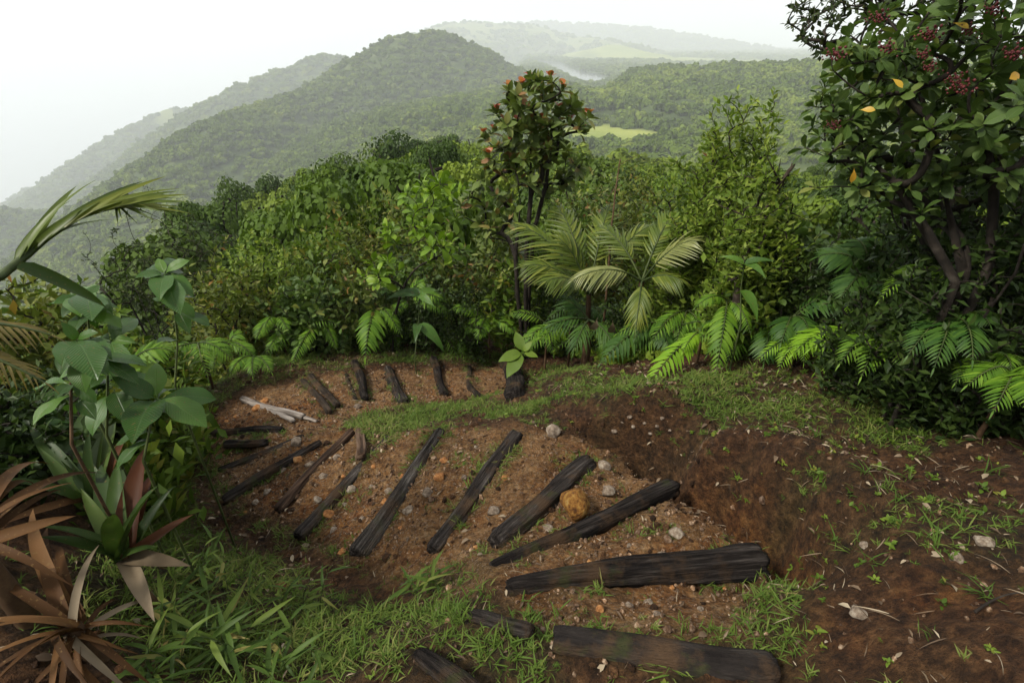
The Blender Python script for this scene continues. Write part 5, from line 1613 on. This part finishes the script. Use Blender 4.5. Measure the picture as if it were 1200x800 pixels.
bromeliad('big dead bromeliad with long brown straps spreading in the corner', (92,742,1.5),
  [(-10,672,-.05),(-10,716,-.1),(-5,768,-.1),(-10,748,-.05),(22,612,.1),(-8,600,.1),(96,640,.0,'deadpale','strap'),(72,805,-.15),(84,810,-.1),(40,640,.15),(140,690,.1),(30,810,-.1),(10,690,.1),(50,700,-.15),(130,800,-.1,'deadpale'),(160,740,0,'deadpale'),(150,790,-.1),(60,620,.15),(110,820,-.1),(175,700,.05,'deadpale'),(20,730,-.2,'dead','strapd'),(60,790,-.2,'dead','strapd'),(130,760,-.1,'dead','strapd'),(45,760,-.25,'dead','strapd'),(100,690,.1,'dead','strapd'),(150,720,-.1,'dead','strapd')], 'dead', 'strap', droop_up=.35)
bromeliad('clump of brown dead straps leaning in from the edge beside the taller bromeliad', (-30,640,1.7),
  [(84,508,.1),(70,612,-.1,'dead','straps'),(40,520,.15),(20,490,.2),(60,560,0),(10,560,-.1),(30,640,-.2)], 'dead', 'strap', droop_up=.15)
bromeliad('reddish bromeliad perched among shrubs behind the lime-leaved thicket', (838,195,6.6),
  [(822,175,0),(830,170,0),(840,168,0),(850,172,0),(856,180,0),(845,180,-.2),(828,185,-.2),(835,178,-.2)], 'brom_red', group=None)
bromeliad('yellow-green bromeliad with bronze centre below the mossy trunk bend', (910,265,4.4),
  [(890,245,0),(902,240,.1),(915,238,.1),(928,245,.1),(932,258,0),(885,262,-.1),(900,252,-.2),(920,252,-.2)], 'lime', group=None)

# bladed grass clumps bottom left
def blade_plant(label, u, v, n, h, L, seed, group='leafy grass clumps on the left bank'):
    b = ground_at(u, v); b[2] = float(surf(b[0], b[1])); rg = np.random.default_rng(seed)
    root = thing('leafy_grass', label, 'grass', b, group)
    lines = []
    for i in range(n):
        a = rg.uniform(0, 6.28); o = np.array([rg.normal(0, .06), rg.normal(0, .05), 0])
        d = np.array([math.cos(a) * .55, math.sin(a) * .45, 1.0]) * h * rg.uniform(.6, 1.2)
        pts = bez(o, o + d * np.array([.2, .2, .6]), o + d, 7); lines.append((pts, np.linspace(.0022, .001, 7)))
        for k in range(2, 7):
            az = a + (k % 2) * math.pi + rg.normal(0, .6); el = rg.uniform(-.1, .8)
            dd = np.array([math.cos(az) * math.cos(el), math.sin(az) * math.cos(el), math.sin(el)])
            link('leaf', shared_leaf('bamboo', 'bamboo'), root, m4(pts[k], frames(dd[None], (0, 0, 1), rg.normal(0, .4, 1))[0], L * rg.uniform(.6, 1.2)))
    link('stem', tubes('stem', lines, M['greenstem'], 4), root)
for i, (u, v, n, h, L, lab) in enumerate([
   (265,770,9,.15,.14,'largest leafy grass clump on the left bank below the dead bromeliad'), (215,745,7,.14,.13,'leafy grass clump right beside the dead bromeliad'),
   (300,735,7,.14,.12,'leafy grass clump with tall blades between ditch and largest clump'), (330,785,7,.12,.12,'low leafy grass clump at the foot of the left bank'),
   (245,690,6,.13,.11,'small leafy grass clump below the rust-red leaved bromeliad'), (345,720,4,.15,.10,'thin leafy grass clump leaning over the dark ditch'),
   (200,790,6,.10,.12,'leafy grass clump tangled in dry leaves'),(515,690,4,.08,.13,'upright leafy grass clump between ditch and long black log')]):
    blade_plant(lab, u, v, n, h, L, 60 + i)

# star-shaped tufts on the bare bank
TUFT = [tuft_mesh(13, .075, .075, 70 + i, M['grass'], 1.0) for i in range(3)]
TP = [(848,492),(905,498),(918,508),(935,520),(955,512),(965,535),(880,520),(842,520),(830,540),(945,560),(1000,580),(1030,600),(1015,540),(1085,535),(1070,500),(1110,505),(980,470),(930,470),
      (1045,610),(975,640),(1000,650),(1080,660),(1120,605),(1060,560),(1160,560),(990,600),(870,640),(910,690),(925,720),(940,760),(1040,470),(880,470),(1100,640),(1010,690),(1150,700),(1090,745),(960,590)]
for i, (u, v) in enumerate(TP):
    p = ground_at(u, v); p[2] = float(surf(p[0], p[1]))
    o = link('grass_tuft', TUFT[i % 3], None, m4(p, np.array(Matrix.Rotation(random.uniform(0, 6.28), 3, 'Z')), random.uniform(.55, 1.25)),
             label='small star-shaped grass tuft ' + ('high on the dark bank near the ferns' if v < 515 else 'on the steep gully face of the bank' if v < 620 and u < 1000 else 'on the bare orange-brown soil low on the bank' if v > 640 else 'on the bare shaded right half of the bank'), category='grass tuft')
    o['group'] = 'grass tufts on the right bank'
# dry curled leaves hanging under the pale palm, twigs on the bank
for i, (u, v, lab) in enumerate([(700,372,'dry curled pale leaf hanging under the pale palm frond'), (718,375,'dry curled leaf beside a broken twig below the palms'), (752,382,'dry curled leaf snagged on the dark fern with long leaflets')]):
    p = at_dist(u, v, 4.9)
    link('dry_leaf', shared_leaf('bigb', 'deadpale'), None, m4(p, frames(np.array([[.2 * (i - 1), -.2, -1.]]), (0, -1, 0))[0], .16), label=lab, category='leaf')
for i, (u0, v0, u1, v1, lab) in enumerate([(865,520,880,500,'pale bent twig on the right bank beside star-shaped tufts'), (1140,720,1199,700,'grey twig on the orange soil of the right bank'), (1010,650,1060,590,'thin dark twig leaning up the gully face')]):
    a, b = ground_at(u0, v0), ground_at(u1, v1); a[2] += .012; b[2] += .02
    o = link('twig', tubes('twig', [(bez(np.zeros(3), (b - a) * .5 + np.array([.01, .02, .02]), b - a, 8), np.linspace(.004, .0015, 8))], M['bark'] if i else M['pale'], 6), None, Matrix.Translation(a), label=lab, category='twig')

# fringe of ferns along the hedge foot
random.seed(5)
for i, (u, v, r) in enumerate([(232,418,5.0),(345,400,5.6),(405,392,5.7),(462,395,5.75),(512,398,5.75),(545,400,5.7),(640,395,5.0),(668,400,4.8),(715,405,4.6),(735,415,4.4),(790,400,4.3),(805,380,4.5),
                               (870,405,3.9),(900,400,3.8),(985,408,3.6),(1015,410,3.5),(1045,400,3.5),(1060,380,3.5),(420,365,5.9),(365,355,6.0),(610,375,5.7),(690,375,5.2)]):
    fr = []
    for k in range(4):
        a = random.uniform(-1.2, 1.2) + (k - 1.5) * .8
        ln = random.uniform(40, 66) * 5 / r
        fr.append((u + math.sin(a) * ln, v + (.55 * math.cos(a) - .15) * ln, random.uniform(-.35, .1), random.uniform(.12, .18)))
    fern('fern of the unbroken fringe along the hedge foot, small feathery fronds', (u, v - 16, r), fr, random.choice(['fern', 'fern', 'fern_dark', 'fern_bright']) if r < 4.6 else random.choice(['fern', 'fern', 'fern_dark']), .13, 12, group='ferns of the hedge-foot fringe', split=False)

# low weeds on the right bank
WEED = []
for i in range(3):
    rg = np.random.default_rng(300 + i)
    n = 9
    az = np.arange(n) * 2.4; el = rg.uniform(.1, .9, n)
    d = np.stack([np.cos(az) * np.cos(el), np.sin(az) * np.cos(el), np.sin(el)], -1)
    WEED.append(joined('weed', GEO['ovate'], np.stack([rg.normal(0, .012, n), rg.normal(0, .012, n), rg.uniform(0, .03, n)], -1), frames(d, (0, 0, 1)), rg.uniform(.03, .06, n), M['shrub'], rng.random(n) * .3))
def make_weeds():
    x, y = near_points(9000, lambda x, y: soft(x, y, OPEN, .1) * np.where(x > .75, .42, .06) * (soft(x, y, PATH) < .1))
    n = len(x)
    scatter('weeds', WEED, np.stack([x, y, surf(x, y)], -1), np.stack([rng.normal(0, .2, n), rng.normal(0, .2, n), rng.uniform(0, 6.28, n)], -1), np.repeat(rng.uniform(.15, .6, n)[:, None], 3, 1),
            rng.random(n), rng.integers(0, 3, n), kind='stuff', label='scattered small weeds sprouting on the bare bank', category='weeds')
make_weeds()

fern('shaded fern with long fronds spilling from under the ribbed-leaf tree', (1035,385,3.25), [(985,425,-.3,.14),(1060,432,-.35,.14),(1010,440,-.4,.14),(1080,400,-.1,.13)], 'fern', .14, 16)
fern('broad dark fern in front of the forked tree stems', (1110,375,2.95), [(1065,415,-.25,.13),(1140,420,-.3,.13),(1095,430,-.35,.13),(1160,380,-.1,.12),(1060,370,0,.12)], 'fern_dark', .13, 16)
fern('green fern at the shaded end of the bank top', (1185,440,2.75), [(1135,450,-.2,.12),(1205,478,-.3,.12),(1165,480,-.3,.12),(1220,440,-.1,.12)], 'fern', .12, 16)
